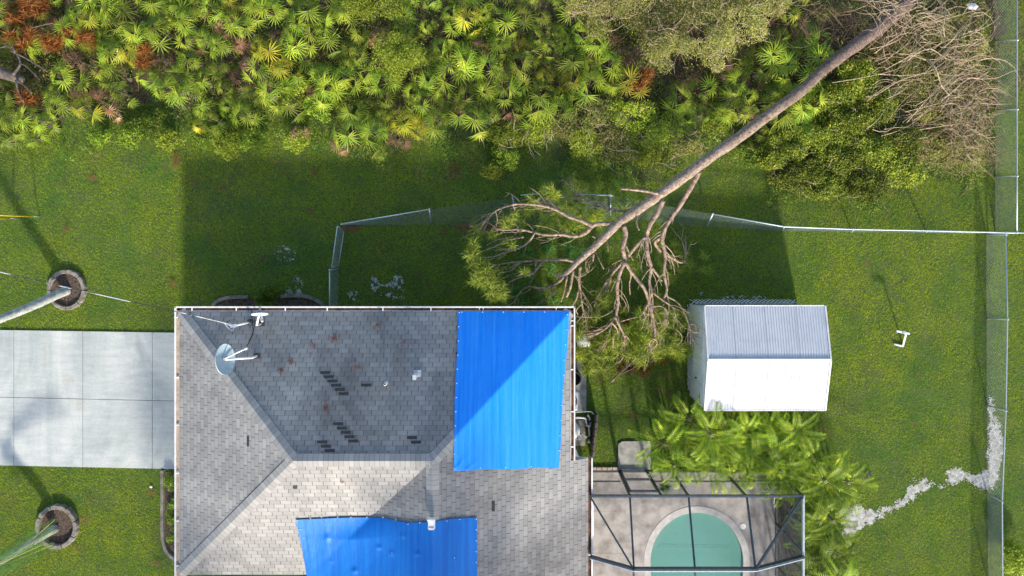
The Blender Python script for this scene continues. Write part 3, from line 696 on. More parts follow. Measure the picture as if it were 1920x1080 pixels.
cxw, cxe, cyn = nw[0], ne[0], nw[1]; fxw, fxe, fyn = P(1188, 1067, FZ)[0], P(1417, 1067, FZ)[0], P(1188, 1067, FZ)[1]; cyE = cyn-9
def fr(name, p, q, w_=.055, h_=.06, mat='bronze', par=cage):
    return MB().beam(p, q, w_, h_).build(name, M[mat], par)
fr('eave_beam', (cxw, cyn, CZ), (cxe, cyn, CZ), .07, .09)
fr('eave_beam', (cxe, cyn+.03, CZ), (cxe, cyE, CZ), .06, .09, 'alu')
fr('sill', (cxw, cyn, .06), (cxe, cyn, .06), .05, .05)
fr('sill', (cxe, cyn, .06), (cxe, cyE, .06), .05, .05)
fr('chair_rail', (cxw, cyn, 1.06), (P(1163, 0, 1)[0], cyn, 1.06), .04, .05); fr('chair_rail', (P(1222, 0, 1)[0], cyn, 1.06), (cxe, cyn, 1.06), .04, .05)
fr('chair_rail', (cxe, cyn, 1.06), (cxe, cyE, 1.06), .04, .05)
colx = [cxw+.04, P(1181, 0, CZ)[0], P(1240, 0, CZ)[0], P(1291, 0, CZ)[0], P(1399, 0, CZ)[0], cxe]
for x in colx: fr('post', (x, cyn, .05), (x, cyn, CZ), .06, .07)
for y in (cyn-1.9, cyn-3.4, cyn-5.2, cyn-7): fr('post', (cxe, y, .05), (cxe, y, CZ), .06, .07)
fr('brace', (cxe, cyn-.1, 2.2), (cxe, cyn-2.0, .3), .04, .04); fr('brace', (cxe-.02, cyn-2.1, .15), (cxe-.02, cyn-3.3, 1.2), .03, .03, 'alu')
# roof frame: sloping north side up to the transverse beam, mansard sides
fr('hip_beam', (cxw, cyn, CZ), (fxw, fyn, FZ), .05, .08); fr('hip_beam', (cxe, cyn, CZ), (fxe, fyn, FZ), .06, .08)
fr('rafter', (P(1181, 0, CZ)[0], cyn, CZ), (fxw+.01, fyn, FZ)); fr('rafter', (P(1291, 0, CZ)[0], cyn, CZ), (P(1303, 0, FZ)[0], fyn, FZ)); fr('rafter', (P(1400, 0, CZ)[0], cyn, CZ), (fxe-.01, fyn, FZ))
yb2 = fyn-2.6
for yy in (fyn, yb2, yb2-2.6):
    fr('transverse_beam', (fxw, yy, FZ-.02), (fxe, yy, FZ-.02), .06, .16); fr('transverse_beam', (cxw, yy, CZ+.02), (fxw, yy, FZ-.02), .06, .16); fr('transverse_beam', (fxe, yy, FZ-.02), (cxe, yy, CZ+.02), .06, .16)
    fr('beam_cap', (fxw, yy-.04, FZ+.065), (fxe, yy-.04, FZ+.065), .035, .02, 'alu'); fr('beam_cap', (cxw, yy-.04, CZ+.11), (fxw, yy-.04, FZ+.065), .03, .02, 'alu'); fr('beam_cap', (fxe, yy-.04, FZ+.065), (cxe, yy-.04, CZ+.11), .03, .02, 'alu')
for x in (fxw, P(1303, 0, FZ)[0], fxe): fr('purlin', (x, fyn, FZ+.02), (x, yb2-2.6, FZ+.02))
# door with frame and two panels
dx0, dx1 = P(1170, 0, 1)[0], P(1218, 0, 1)[0]; dx0 = P(1181, 0, CZ)[0]+.06; dx1 = P(1240, 0, CZ)[0]-.06
door = MB()
for p, q in (((dx0, cyn+.05, .08), (dx0, cyn+.05, 2.15)), ((dx1, cyn+.05, .08), (dx1, cyn+.05, 2.15)), ((dx0, cyn+.05, .12), (dx1, cyn+.05, .12)), ((dx0, cyn+.05, 1.0), (dx1, cyn+.05, 1.0)), ((dx0, cyn+.05, 2.1), (dx1, cyn+.05, 2.1))): door.beam(p, q, .07, .05)
door = door.build('door', M['bronze'], cage); MB().box((dx1-.03, cyn+.09, 1.0), (.04, .05, .12)).build('handle', M['alu'], door)
def scrm(n_, f_):
    m_ = M['screen'].copy(); m_.name = n_
    for q_ in m_.node_tree.nodes:
        if q_.type == 'MIX_SHADER': q_.inputs[0].default_value = f_
    return m_
M['screen_side'] = scrm('dense_insect_screen', .52)
def scr(*pts, mat='screen'): MB().add(pts, [tuple(range(len(pts)))]).build('screen', M[mat], cage)
scr((cxw, cyn+.002, .1), (cxe, cyn+.002, .1), (cxe, cyn+.002, CZ), (cxw, cyn+.002, CZ))
scr((cxe+.002, cyn, .1), (cxe+.002, cyE, .1), (cxe+.002, cyE, CZ), (cxe+.002, cyn, CZ), mat='screen_side')
tag(MB().prism([gp(1459, 885), gp(1508, 885), gp(1508, 1262), gp(1459, 1262)], -.02, .02).build('planting_bed', M['mulch']), kind='structure')
scr((cxe, cyn, CZ+.05), (fxe, fyn, FZ+.05), (fxe, cyE, FZ+.05), (cxe, cyE, CZ+.05))
# white bits by the corner of the cage
st = thing('folding_stand', 'thin white crossed poles lying by the far corner of the pool deck', 'stand', P(1455, 925, .1))
for a, b in (((1436, 912), (1454, 926)), ((1441, 926), (1467, 917)), ((1456, 910), (1451, 944))): MB().tube([P(*a, .30), P(*b, .14)], .016, 8).build('pole', M['white'], st, True)
bk = thing('bucket', 'small whitish bucket beside the crossed poles under the palms', 'bucket', P(1429, 909, .05))
MB().lathe(P(1429, 909, .05), [(.10, 0), (.13, .28), (.145, .30), (.12, .29), (.09, .03)], 18).build('shell', M['white_pvc'], bk, True)
MB().tube(smoothline([P(1423, 909, .32), P(1428, 905, .40), P(1435, 909, .32)]), .008, 5).build('handle', M['alu'], bk)
# down pipe and white rail by the house wall
dp = thing('downspout', 'white downspout lying down from the gutter onto the pool deck', 'downspout', P(1109, 940, .05))
MB().beam(P(1107, 934, 1.9), P(1110, 948, .6), .07, .07).beam(P(1110, 946, .3), P(1110, 1003, .1), .10, .07).build('pipe', M['white'], dp)

# ------------------------------------------------------------------ slabs, bricks, edging
tag(MB().prism([gp(1159, 832), gp(1166, 827), gp(1217, 826), gp(1220, 832), gp(1219, 881), gp(1158, 881)], -.05, .06).build('stepping_slab', M['concrete']), 'square grey concrete slab outside the pool cage door', 'slab')
for i, (a, b) in enumerate(((1108, 1118), (1118.6, 1128), (1128.6, 1138), (1138.6, 1147.5), (1148, 1157))):
    o = MB().prism([gp(a, 875+.3*(i % 2)), gp(b-.4, 875), gp(b-.4, 880.5), gp(a, 880.5)], -.05, .09).build('edging_brick', M['brick'])
    tag(o, 'tan edging brick in the short row between lawn and pool deck', 'brick', 'edging bricks beside the pool deck')
tag(MB().prism([gp(1040, 690), gp(1088, 672), gp(1099, 697), gp(1099, 771), gp(1040, 771)], -.05, .07).build('equipment_pad', M['concrete']), 'grey concrete pad under the air conditioner beside the house', 'slab')
tag(MB().prism([gp(1040, 785), gp(1097, 785), gp(1097, 835), gp(1040, 835)], -.05, .06).build('equipment_pad', M['concrete']), 'tan concrete pad under the white pool pipes', 'slab')
lidr = thing('tank_lid', 'round white lid with two holes under the pine needles by the gutter', 'lid', P(1092, 638, 0))
MB().lathe(P(1092, 638, 0), [(.25, -.02), (.25, .5), (.22, .53), (.001, .55)], 32).build('cover', M['white'], lidr, True)
for a in ((1085, 640), (1093, 637)): MB().lathe(P(*a, .548), [(.022, 0), (.02, .008), (.001, .01)], 10).build('bolt_hole', M['dark'], lidr)
br = thing('barrel', 'black barrel half hidden below the gutter', 'barrel', P(1073, 702, .07))
MB().lathe(P(1073, 702, .07), [(.24, 0), (.27, .2), (.27, .7), (.25, .8), (.22, .80), (.22, .55), (.001, .55)], 28).build('shell', M['dark'], br, True)
ac = thing('air_conditioner', 'pale blue grey air conditioner with a round fan beside the house wall', 'air conditioner', P(1068, 747, .07))
c0 = P(1068, 748, .45); m = MB(); m.box((c0[0], c0[1], .42), (.58, .74, .70)); b = m.build('casing', M['alu'], ac)
mod = b.modifiers.new('b', 'BEVEL'); mod.width = .07; mod.segments = 3
fc = Vector((c0[0], c0[1], .78)); MB().lathe(fc, [(.25, .0), (.25, .015), (.21, .02)], 30).build('fan_ring', M['dark'], ac)
m = MB()
for k in range(5):
    t = k*2*math.pi/5; m.beam(fc+Vector((0, 0, .012)), fc+Vector((.2*math.cos(t), .2*math.sin(t), .012)), .07, .01)
m.build('fan', M['dark'], ac); m = MB()
for r_ in (.05, .1, .15, .2): m.lathe(fc+Vector((0, 0, .03)), [(r_, 0), (r_+.006, .003)], 24)
m.build('grille', M['steel'], ac)
# pool pump, filter and white pipes
pf = thing('pool_filter', 'round white pool filter partly below the gutter', 'filter', P(1073, 800, .06))
MB().lathe(P(1071, 800, .06), [(.26, 0), (.28, .5), (.27, .55), (.16, .66), (.06, .7), (.001, .7)], 26).build('tank', M['white'], pf, True)
MB().lathe(P(1071, 800, .5), [(.295, 0), (.295, .05), (.28, .05)], 26).build('clamp_band', M['dark'], pf)
pp = thing('pool_pump', 'white and black pool pump beside the white pipes', 'pump', P(1082, 815, .06))
MB().tube([P(1074, 817, .25), P(1090, 815, .25)], .11, 16).build('motor', M['white_pvc'], pp, True)
MB().lathe(P(1083, 814, .1), [(.12, 0), (.12, .34), (.10, .36), (.09, .34), (.001, .30)], 20).build('strainer', M['alu'], pp, True)
MB().lathe(P(1083, 814, .42), [(.085, 0), (.07, .02), (.001, .02)], 16).build('strainer_lid', M['dark'], pp)
pi = thing('pipework', 'white plastic pipes and elbows with black valves beside the wood screen', 'pipes', P(1100, 800, .06))
def pv(pts, r=.032): MB().tube(smoothline([P(a, b, c) for a, b, c in pts], 3), r, 10).build('pipe', M['white_pvc'], pi, True)
pv([(1076, 783, .5), (1090, 783, .5), (1098, 785, .5), (1099, 791, .45), (1101, 796, .3)]); pv([(1102, 778, .6), (1106, 786, .5), (1107, 796, .3)]); pv([(1104, 799, .3), (1105, 812, .3), (1104, 826, .3)])
pv([(1090, 813, .3), (1096, 815, .3), (1099, 820, .3), (1104, 819, .3)]); pv([(1077, 773.5, .75), (1095, 772, .75), (1108, 772, .75), (1113, 777, .75)], .014)
for a in ((1106, 790, .5), (1104, 821, .42)): MB().box(P(*a), (.14, .06, .05), .6).tube([P(a[0], a[1], .1), P(a[0], a[1], a[2])], .05, 10).build('valve', M['dark'], pi)
for a in ((1105, 798, .4), (1101, 797, .35), (1104.5, 828, .36)): MB().tube([P(a[0]-2, a[1], a[2]), P(a[0]+2, a[1]+1, a[2])], .05, 10).build('elbow', M['white'], pi, True)
m = MB(); ws = thing('wood_screen', 'leaning grey wooden screen panel standing beside the pool pipes', 'screen panel', P(1108, 815, 0))
for i in range(6):
    t0, t1 = i/6, (i+1)/6-.02; a = (1114-8*t0, 775+83*t0); b = (1114-8*t1, 775+83*t1)
    c1, c2 = P(*a, .0), P(*b, .0); d1, d2 = P(a[0]+4.5, a[1]+3, 1.05), P(b[0]+4.5, b[1]+3, 1.05)
    q = [Vector(v) for v in (c1, c2, d2, d1)]; o_ = Vector((.07, 0, 0))
    MB().add(q+[v+o_ for v in q], [(0, 1, 2, 3), (7, 6, 5, 4), (0, 4, 5, 1), (1, 5, 6, 2), (2, 6, 7, 3), (3, 7, 4, 0)]).build('board', M['wood'], ws)
tag(MB().prism([gp(1073, 836), gp(1079, 838), gp(1086, 858), (gp(1086, 866)), gp(1068, 866)], .0, .35).build('utility_box', M['alu']), 'pale box wedged below the gutter end beside the house', 'box')
# concrete edging kerbs
def kerb(pts, label, wd=.13, h=.10):
    m = MB(); sm = [P(*p, 0) for p in smoothline(pts, 6)]; L = [Vector(p) for p in sm]; vs = []
    for i, p in enumerate(L):
        d = (L[min(i+1, len(L)-1)]-L[max(i-1, 0)]).normalized(); n_ = Vector((-d.y, d.x, 0))*wd/2; hh = h
        vs += [p-n_, p-n_*.8+Vector((0, 0, hh)), p+n_*.8+Vector((0, 0, hh)), p+n_]
    fs = [(4*i+k, 4*i+k+4, 4*i+k+5, 4*i+k+1) for i in range(len(L)-1) for k in range(3)]
    fs += [(0, 1, 2, 3), tuple(4*(len(L)-1)+k for k in (3, 2, 1, 0))]
    return tag(m.add(vs, fs).build('garden_kerb', M['curb']), label, 'kerb')
kerb([(306, 881), (306, 930), (306, 990), (308, 1015), (315, 1034), (330, 1048), (348, 1052)], 'pale concrete edging strip curving in toward the house beside the driveway')
kerb([(398, 585), (403, 568), (418, 560), (440, 557), (466, 557)], 'concrete edging arc beside the bright shrub, left piece behind the rear gutter')
kerb([(528, 556), (555, 554), (575, 556), (592, 562), (606, 572), (610, 590)], 'concrete edging arc beside the bright shrub, right piece behind the rear gutter')
tag(MB().prism([gp(400, 600), gp(405, 570), gp(425, 562), gp(470, 560), gp(530, 560), gp(575, 560), gp(600, 572), gp(606, 600)], -.02, .02).build('mulch_bed', M['mulch']), kind='structure')
tag(MB().prism([gp(310, 884), gp(400, 884), gp(400, 1060), gp(340, 1048), (gp(322, 1034)), gp(311, 1008)], -.02, .02).build('mulch_bed', M['mulch']), kind='structure')
# tree rings
def ring(cx, cy, rx, label, h=.16, rot=0):
    c = P(cx, cy, 0); root = thing('tree_ring', label, 'tree ring', c); s = H/F; m = MB(); n = 8
    R1, R0 = rx*s, rx*s*.83
    for k in range(n):
        m = MB(); pts = []; a0 = 2*math.pi*k/n+rot+.015; a1 = 2*math.pi*(k+1)/n+rot-.015
        o = [a0+(a1-a0)*i/6 for i in range(7)]; sc1 = [R1*(1+.035*abs(math.sin(math.pi*i/6*2))) for i in range(7)]
        poly = [(c[0]+r*math.cos(t), c[1]+r*1.06*math.sin(t)) for t, r in zip(o, sc1)]+[(c[0]+R0*math.cos(t), c[1]+R0*1.06*math.sin(t)) for t in o[::-1]]
        m.prism(poly, -.03, h); b = m.build('kerb_block', M['curb'], root); mod = b.modifiers.new('b', 'BEVEL'); mod.width = .02; mod.segments = 2
    MB().prism([(c[0]+R0*1.02*math.cos(t), c[1]+R0*1.08*math.sin(t)) for t in [2*math.pi*i/32 for i in range(32)]], 0, .05).build('mulch', M['mulch'], root)
    return c
r1 = ring(128, 543, 35, 'round concrete tree ring with a leaning grey trunk above the driveway')
r2 = ring(111, 985, 38, 'round concrete tree ring partly under a palm frond below the driveway', .2, .3)
# utility odds and ends on the lawn
wp_ = thing('water_spigot', 'white bent plastic pipe stand on the open lawn right of the shed', 'standpipe', P(1693, 648, 0))
MB().tube([P(1694, 622, .9), P(1697, 624, .9)], .05, 8).beam(P(1681, 621, .93), P(1705, 626, .93), .07, .05).build('crossbar', M['white_pvc'], wp_)
MB().tube([P(1693, 648, 0), P(1699, 624, .88)], .035, 8).build('riser', M['white_pvc'], wp_, True)
MB().tube([P(1676, 645, .06), P(1693, 649, .06)], .035, 8).build('foot_pipe', M['white_pvc'], wp_, True)
MB().box(P(1695, 623, .98), (.10, .08, .05)).build('valve', M['steel'], wp_)
gw = thing('guy_wire', 'pair of yellow sleeved guy wires anchored in the left lawn', 'guy wire', P(74, 407, 0))
for a, b, c in (((75, 406.5), (62, 405.8), (-60, 401)), ((36, 410), (18, 409.6), (-60, 408))):
    MB().tube([P(*a, .02), P(*b, .35)], .016, 6).build('anchor_rod', M['steel'], gw, True); MB().tube([P(*b, .35), P(*c, 4.2)], .026, 8).build('sleeve', M['yellow'], gw, True)
def scrap(px, py, r, mat, label, name, cat, z0=.05, n=9, flat=.3):
    pts = []; c = P(px, py, z0); m = MB(); rr = random.Random(px)
    rim = [(c[0]+r*(.6+.5*rr.random())*math.cos(2*math.pi*i/n), c[1]+r*(.6+.5*rr.random())*math.sin(2*math.pi*i/n)*.8, z0+rr.random()*flat*r) for i in range(n)]
    vs = [(c[0], c[1], z0+r*flat)]+rim+[(x, y, z_-.02) for x, y, z_ in rim]
    m.add(vs, [(0, i+1, (i+1) % n+1) for i in range(n)]+[(i+1, n+i+1, n+(i+1) % n+1, (i+1) % n+1) for i in range(n)])
    return tag(m.build(name, mat), label, cat)
scrap(1822, 12, .24, M['white'], 'white crumpled plastic scrap in the brush near the top right fence', 'plastic_scrap', 'litter', .5)
scrap(1628, 888, .16, M['dark'], 'dark flat scrap on the lawn right of the palms', 'rubber_scrap', 'litter', .03, flat=.1)
scrap(283, 913, .06, M['white'], 'tiny white scrap on the grass left of the concrete edging', 'paper_scrap', 'litter', .06)
for p, q, l in (((1733, 883, .05), (1735, 910, .12), 'pale stick standing up in the white sand strip'), ((1632, 906.5, .05), (1655, 907.5, .08), 'pale stick on the lawn beside the dark scrap'), ((1658, 1002, .05), (1672, 1018, .07), 'thin pale stick on the lawn below the sand'),
                ((1805, 365, .05), (1818, 352, .08), 'short pale stick on the grass in the upper right lawn'), ((1561, 381, .05), (1570, 398, .08), 'thin straw coloured stick on the grass above the long fence')):
    tag(MB().tube([P(*p), P(*q)], [.014, .009], 6).build('stick', M['deadwood']), l, 'stick')
# ------------------------------------------------------------------ lawn
def scatter(n, x0, x1, y0, y1): return R.uniform(x0, x1, n), R.uniform(y0, y1, n)
X0, YB = P(-60, 0)[0], P(0, 1120)[1]; X1, YT = P(1980, 0)[0], P(0, -40)[1]
THK = [(-80, 262), (100, 240), (190, 205), (300, 185), (340, 215), (420, 205), (520, 190), (600, 240), (700, 300), (760, 262), (880, 240), (980, 262), (1090, 300), (1260, 320), (1400, 250), (1445, 330), (1600, 372), (1740, 320), (1850, 310), (1862, -60), (-80, -60)]
THKw = [gp(*p) for p in THK]
solid = [[gp(-80, 619), gp(398, 624), gp(398, 879), gp(-80, 871)],
         [(xw-.05, yn-.1), (xe-.1, yn-.1), (xe-.1, yE), (xw+.2, yE)], [(xe-.2, yj), (xe2, yj), (xe2, yE), (xe-.2, yE)],
         [gp(1085, 884), gp(1458, 884), gp(1458, 1262), gp(1085, 1262)], [(wx0, wys), (wx1, wys), (wx1, wyn), (wx0, wyn)],
         [gp(1158, 826), gp(1220, 826), gp(1219, 881), gp(1158, 881)], [gp(1040, 690), gp(1088, 672), gp(1099, 697), gp(1099, 771), gp(1040, 771)], [gp(1040, 785), gp(1097, 785), gp(1097, 835), gp(1040, 835)],
         [gp(311, 884), gp(400, 884), gp(400, 1050), gp(322, 1034)], [gp(405, 570), gp(470, 560), gp(575, 560), gp(604, 585), gp(400, 600)]]
def blades(n, mat, name, ln, wd, mask, tall=None, lay=.75, kind='stuff', label=None, cat=None):
    x, y = scatter(n, X0, X1, YB, YT); k = mask(x, y); x, y = x[k], y[k]; n = len(x)
    a = R.uniform(0, 2*np.pi, n); L = R.uniform(*ln, n); W_ = R.uniform(*wd, n)
    hz = L*R.uniform(.25, .9, n)*(1.0-lay*.5); hx = np.sqrt(np.maximum(L*L-hz*hz, 0))
    if tall is not None: s_ = tall(x, y); hz *= s_; hx *= s_
    ca, sa = np.cos(a), np.sin(a); V = np.empty((n, 3, 3), np.float32)
    V[:, 0] = np.stack([x-sa*W_/2, y+ca*W_/2, np.zeros(n)], 1); V[:, 1] = np.stack([x+sa*W_/2, y-ca*W_/2, np.zeros(n)], 1)
    V[:, 2] = np.stack([x+ca*hx, y+sa*hx, hz], 1)
    o = np_obj(name, V.reshape(-1, 3), np.arange(n*3).reshape(n, 3), mat); return tag(o, label, cat, kind=kind)
def lawnmask(x, y):
    k = np.ones(x.shape, bool)
    for s_ in solid: k &= ~inpoly(x, y, s_)
    jx = x+R.normal(0, .035, x.shape); jy = y+R.normal(0, .035, x.shape)
    for si, s_ in enumerate(SAND): k &= ~(inpoly(jx+(vnoise(x, y, 5)-.5)*.25, jy+(vnoise(x+7, y-5, 5)-.5)*.25, s_) & (R.rand(len(x)) < np.where(vnoise(x, y, 6)+.4*vnoise(x, y, 15) > (.42, .74)[si] if si < 2 else vnoise(x, y, 6)+.4*vnoise(x, y, 15) > .84, .60, .08)))
    for c, r in ((r1, .55), (r2, .60)): k &= (x-c[0])**2+(y-c[1])**2 > (r*1.08)**2
    t = inpoly(x+(vnoise(x, y, 1.5)-.5)*1.6, y+(vnoise(x+30, y, 1.5)-.5)*1.4, THKw); k &= (~t) | (R.rand(len(x)) < .12)
    for px in (1848, 1866):                            # bare dirt line under the right fences
        fx = P(px, 0)[0]; below = y < P(0, 436)[1]
        k &= ~((np.abs(x-fx-.05) < .10+.25*(vnoise(x, y, 3)-.3)) & (below if px == 1848 else ~below) & (R.rand(len(x)) < .7))
    thin = fbm(x+50, y+80, .9); k &= (thin < .70) | (R.rand(len(x)) < .55)
    return k
blades(950000, M['grass'], 'lawn_grass', (.045, .095), (.009, .018), lawnmask, tall=lambda x, y: .75+.7*fbm(x, y, 1.2))
# shaggy straw grass and weeds along the edge of the thicket
EDGE = [gp(*p) for p in [(-80, 300), (90, 290), (230, 265), (330, 255), (420, 290), (640, 300), (760, 310), (930, 330), (1200, 345), (1430, 330), (1460, 385), (1640, 390), (1760, 350), (1862, 330), (1862, -60), (-80, -60)]]
def edgemask(x, y):
    return inpoly(x+(vnoise(x, y, 1.2)-.5)*1.6, y+(vnoise(x+30, y, 1.2)-.5)*1.4, EDGE)
blades(70000, M['tallgrass'], 'wild_grass', (.18, .42), (.008, .016), lambda x, y: edgemask(x, y) & (y < P(0, 150)[1]) & (fbm(x, y, .8) > .46), lay=.9)
def leafscatter(n, mat, name, mask, size, hfun, label=None, kind='stuff', tilt=.7):
    x, y = scatter(n, X0, X1, YB, YT); k = mask(x, y); x, y = x[k], y[k]; n = len(x)
    zc = hfun(x, y)*R.uniform(.35, 1, n); return np_leaves(x, y, zc, mat, name, size, tilt, kind=kind)
def leafverts(x, y, z, size, tilt=.7, asp=.55):
    n = len(x); a = R.uniform(0, 2*np.pi, n); L = R.uniform(*size, n)
    nx, ny = R.normal(0, tilt, n), R.normal(0, tilt, n)
    d = np.stack([np.cos(a), np.sin(a), -(nx*np.cos(a)+ny*np.sin(a))], 1); d /= np.linalg.norm(d, axis=1)[:, None]
    s = np.stack([-np.sin(a), np.cos(a), -(-nx*np.sin(a)+ny*np.cos(a))], 1); s /= np.linalg.norm(s, axis=1)[:, None]
    c = np.stack([x, y, z], 1); L = L[:, None]; V = np.empty((n, 4, 3), np.float32)
    V[:, 0] = c-d*L/2; V[:, 1] = c+s*L*asp/2; V[:, 2] = c+d*L/2; V[:, 3] = c-s*L*asp/2
    return V.reshape(-1, 3)
def np_leaves(x, y, z, mat, name, size, tilt=.7, parent=None, kind=None, asp=.55):
    V = leafverts(x, y, z, size, tilt, asp); return tag(np_obj(name, V, np.arange(len(V)).reshape(-1, 4), mat, parent), kind=kind)
leafscatter(420000, M['weeds'], 'ground_cover', lambda x, y: edgemask(x, y) & (fbm(x+3, y, 1.1) > .40), (.035, .08), lambda x, y: .12+.45*np.maximum(0, fbm(x, y, 1.6)-.3))
leafscatter(90000, M['undermix'], 'understory', lambda x, y: inpoly(x, y, THKw) & (fbm(x+13, y+3, .9) > .47), (.04, .10), lambda x, y: .25+.75*fbm(x+5, y, 1.3))
# litter twigs and dead fronds under the thicket
m = MB(); rr = random.Random(3)
for i in range(1700):
    px, py = rr.uniform(-40, 1860), rr.uniform(-30, 300); x, y, _ = P(px, py)
    if not inpoly(np.array([x]), np.array([y]), THKw)[0]: continue
    a = rr.uniform(0, 6.28); L = rr.uniform(.2, .8); z = rr.uniform(.03, .35)
    m.tube([(x, y, z), (x+math.cos(a)*L*.5, y+math.sin(a)*L*.5, z+.04), (x+math.cos(a+.3)*L, y+math.sin(a+.3)*L, z*.6)], [.010, .008, .004], 3, False)
tag(m.build('twig_litter', M['deadwood']), kind='stuff')

# ------------------------------------------------------------------ saw palmettos
def fan(V, Fc, c, n_, fwd, rad_, nb, rr, arc=300, droop=.12):
    n_ = Vector(n_).normalized(); f = Vector(fwd); f = (f-n_*f.dot(n_)).normalized(); s = n_.cross(f)
    c = Vector(c)
    for i in range(nb):
        t = math.radians(-arc/2+arc*(i+.5)/nb+rr.uniform(-4, 4)); L = rad_*(1-.30*abs(t)/math.pi)*rr.uniform(.75, 1.08)
        d = f*math.cos(t)+s*math.sin(t); sd = n_.cross(d); w_ = .0150*rr.uniform(.85, 1.2)*(rad_/.5)
        mid = c+d*L*.45+n_*(.05*L); tip = c+d*L+n_*(-droop*L+rr.uniform(-.08, .08)*L)
        b = len(V); V += [c, mid+sd*w_-n_*.012, mid+n_*.01, mid-sd*w_-n_*.012, tip]
        Fc += [(b, b+1, b+2), (b, b+2, b+3), (b+1, b+4, b+2), (b+2, b+4, b+3)]
def make_palmetto(kind, mat, seed, deadmix=0):
    rr = random.Random(seed); V = []; Fc = []; m = MB(); nf = rr.randint(5, 7)
    root = thing('saw_palmetto', None, 'palmetto')
    for i in range(nf):
        a = i*2.4+rr.uniform(-.4, .4); e = max(.02, .70*(i/(nf-1))**.8+rr.uniform(-.05, .05)); hgt = (1.30-.75*e)*rr.uniform(.80, 1.12)
        r = e*.95; c = Vector((math.cos(a)*r*.75, math.sin(a)*r*.75, hgt)); out = Vector((math.cos(a), math.sin(a), 0))
        n_ = (Vector((0, 0, 1))+out*(.2+1.1*e)*rr.uniform(.4, 1.6)+Vector((rr.uniform(-.4, .4), rr.uniform(-.4, .4), 0))); fan(V, Fc, c, n_, out, rr.uniform(.42, .64), rr.randint(12, 17), rr, arc=rr.choice((170, 220, 260, 310)))
        m.tube([(0, 0, .25), c*.55+Vector((0, 0, .2)), c], [.014, .010, .008], 4, False)
    np_obj('crown', [tuple(v) for v in V], Fc, mat, root)
    m.tube([(0, 0, -.05), (.05, .03, .2), (0, 0, .32)], [.10, .09, .05], 7)
    m.build('stem', M['graybark'], root)
    return root
pal = [(make_palmetto('g', M['palmetto'], 20+i), 'g') for i in range(7)]+[(make_palmetto('y', M['palmetto_y'], 40+i), 'y') for i in range(2)]+[(make_palmetto('d', M['palmetto_d'], 50+i), 'd') for i in range(2)]
LBL = {'g': ('green saw palmetto with fan leaves in the dense thicket', 'green saw palmettos in the thicket'), 'y': ('yellowing saw palmetto with bright yellow green fans in the thicket', 'yellowing saw palmettos in the thicket'), 'd': ('dried brown saw palmetto with dead fans in the thicket', 'dried brown saw palmettos in the thicket')}
PALREG = [(-40, 275), (60, 255), (120, 215), (200, 215), (225, 165), (250, 140), (300, 150), (345, 190), (360, 240), (455, 235), (470, 180), (520, 195), (555, 215), (575, 175), (640, 200), (655, 250), (690, 290), (745, 285), (760, 240), (860, 235), (960, 215), (1060, 215), (1090, 180), (1180, 160), (1250, 165), (1290, 225), (1390, 215), (1440, 245), (1520, 250), (1540, 150), (1535, 70), (1500, -10), (1510, -40), (-40, -40)]
HOLES = [((706, 12), 52), ((742, 104), 50), ((1265, 30), 150), ((1150, 20), 70), ((1390, 50), 70), ((40, 140), 55), ((90, 90), 28), ((1205, 135), 26), ((240, 130), 22), ((640, 205), 18), ((900, 55), 30), ((310, 125), 24)]
placed = []; tries = 0; used = set(); rr = random.Random(12)
def placepal(px, py, kind=None, sc_=None):
    cand = [i for i, p in enumerate(pal) if p[1] == kind]; i = rr.choice(cand); src = pal[i][0]; x, y, _ = P(px, py, .9)
    s_ = sc_ or rr.uniform(.58, 1.12)
    if i in used: o = copy_tree(src, (x, y, 0), rr.uniform(0, 6.28), s_)
    else: o = src; used.add(i); o.location = (x, y, 0); o.rotation_euler[2] = rr.uniform(0, 6.28); o.scale = (s_,)*3
    o['label'], o['group'] = LBL[kind]; o['category'] = 'palmetto'
PR = PALREG
while len(placed) < 268 and tries < 40000:
    tries += 1; px, py = rr.uniform(-30, 1560), rr.uniform(-25, 290)
    if not inpoly(np.array([px]), np.array([py]), PR)[0]: continue
    if any((px-a)**2+(py-b)**2 < r*r for (a, b), r in HOLES): continue
    if any((px-a)**2+(py-b)**2 < 31**2 for a, b in placed): continue
    placed.append((px, py)); u = rr.random(); L_ = px < 330
    kd = 'd' if u < (.20 if L_ else .10) else 'y' if u < (.27 if L_ else .17) else 'g'
    if kd == 'd': placepal(px, py, kd, rr.uniform(.5, .75)); continue
    placepal(px, py, kd)
for a, b in ((1545, 165), (1522, 200), (1480, 215), (1500, 180), (1505, 235)): placepal(a, b, 'g', .8)

for a, b in ((548, 246), (630, 266), (1008, 216), (1148, 68), (1365, 122), (1412, 206), (360, 76), (446, 80), (860, 190)): placepal(a, b, 'd', .62)
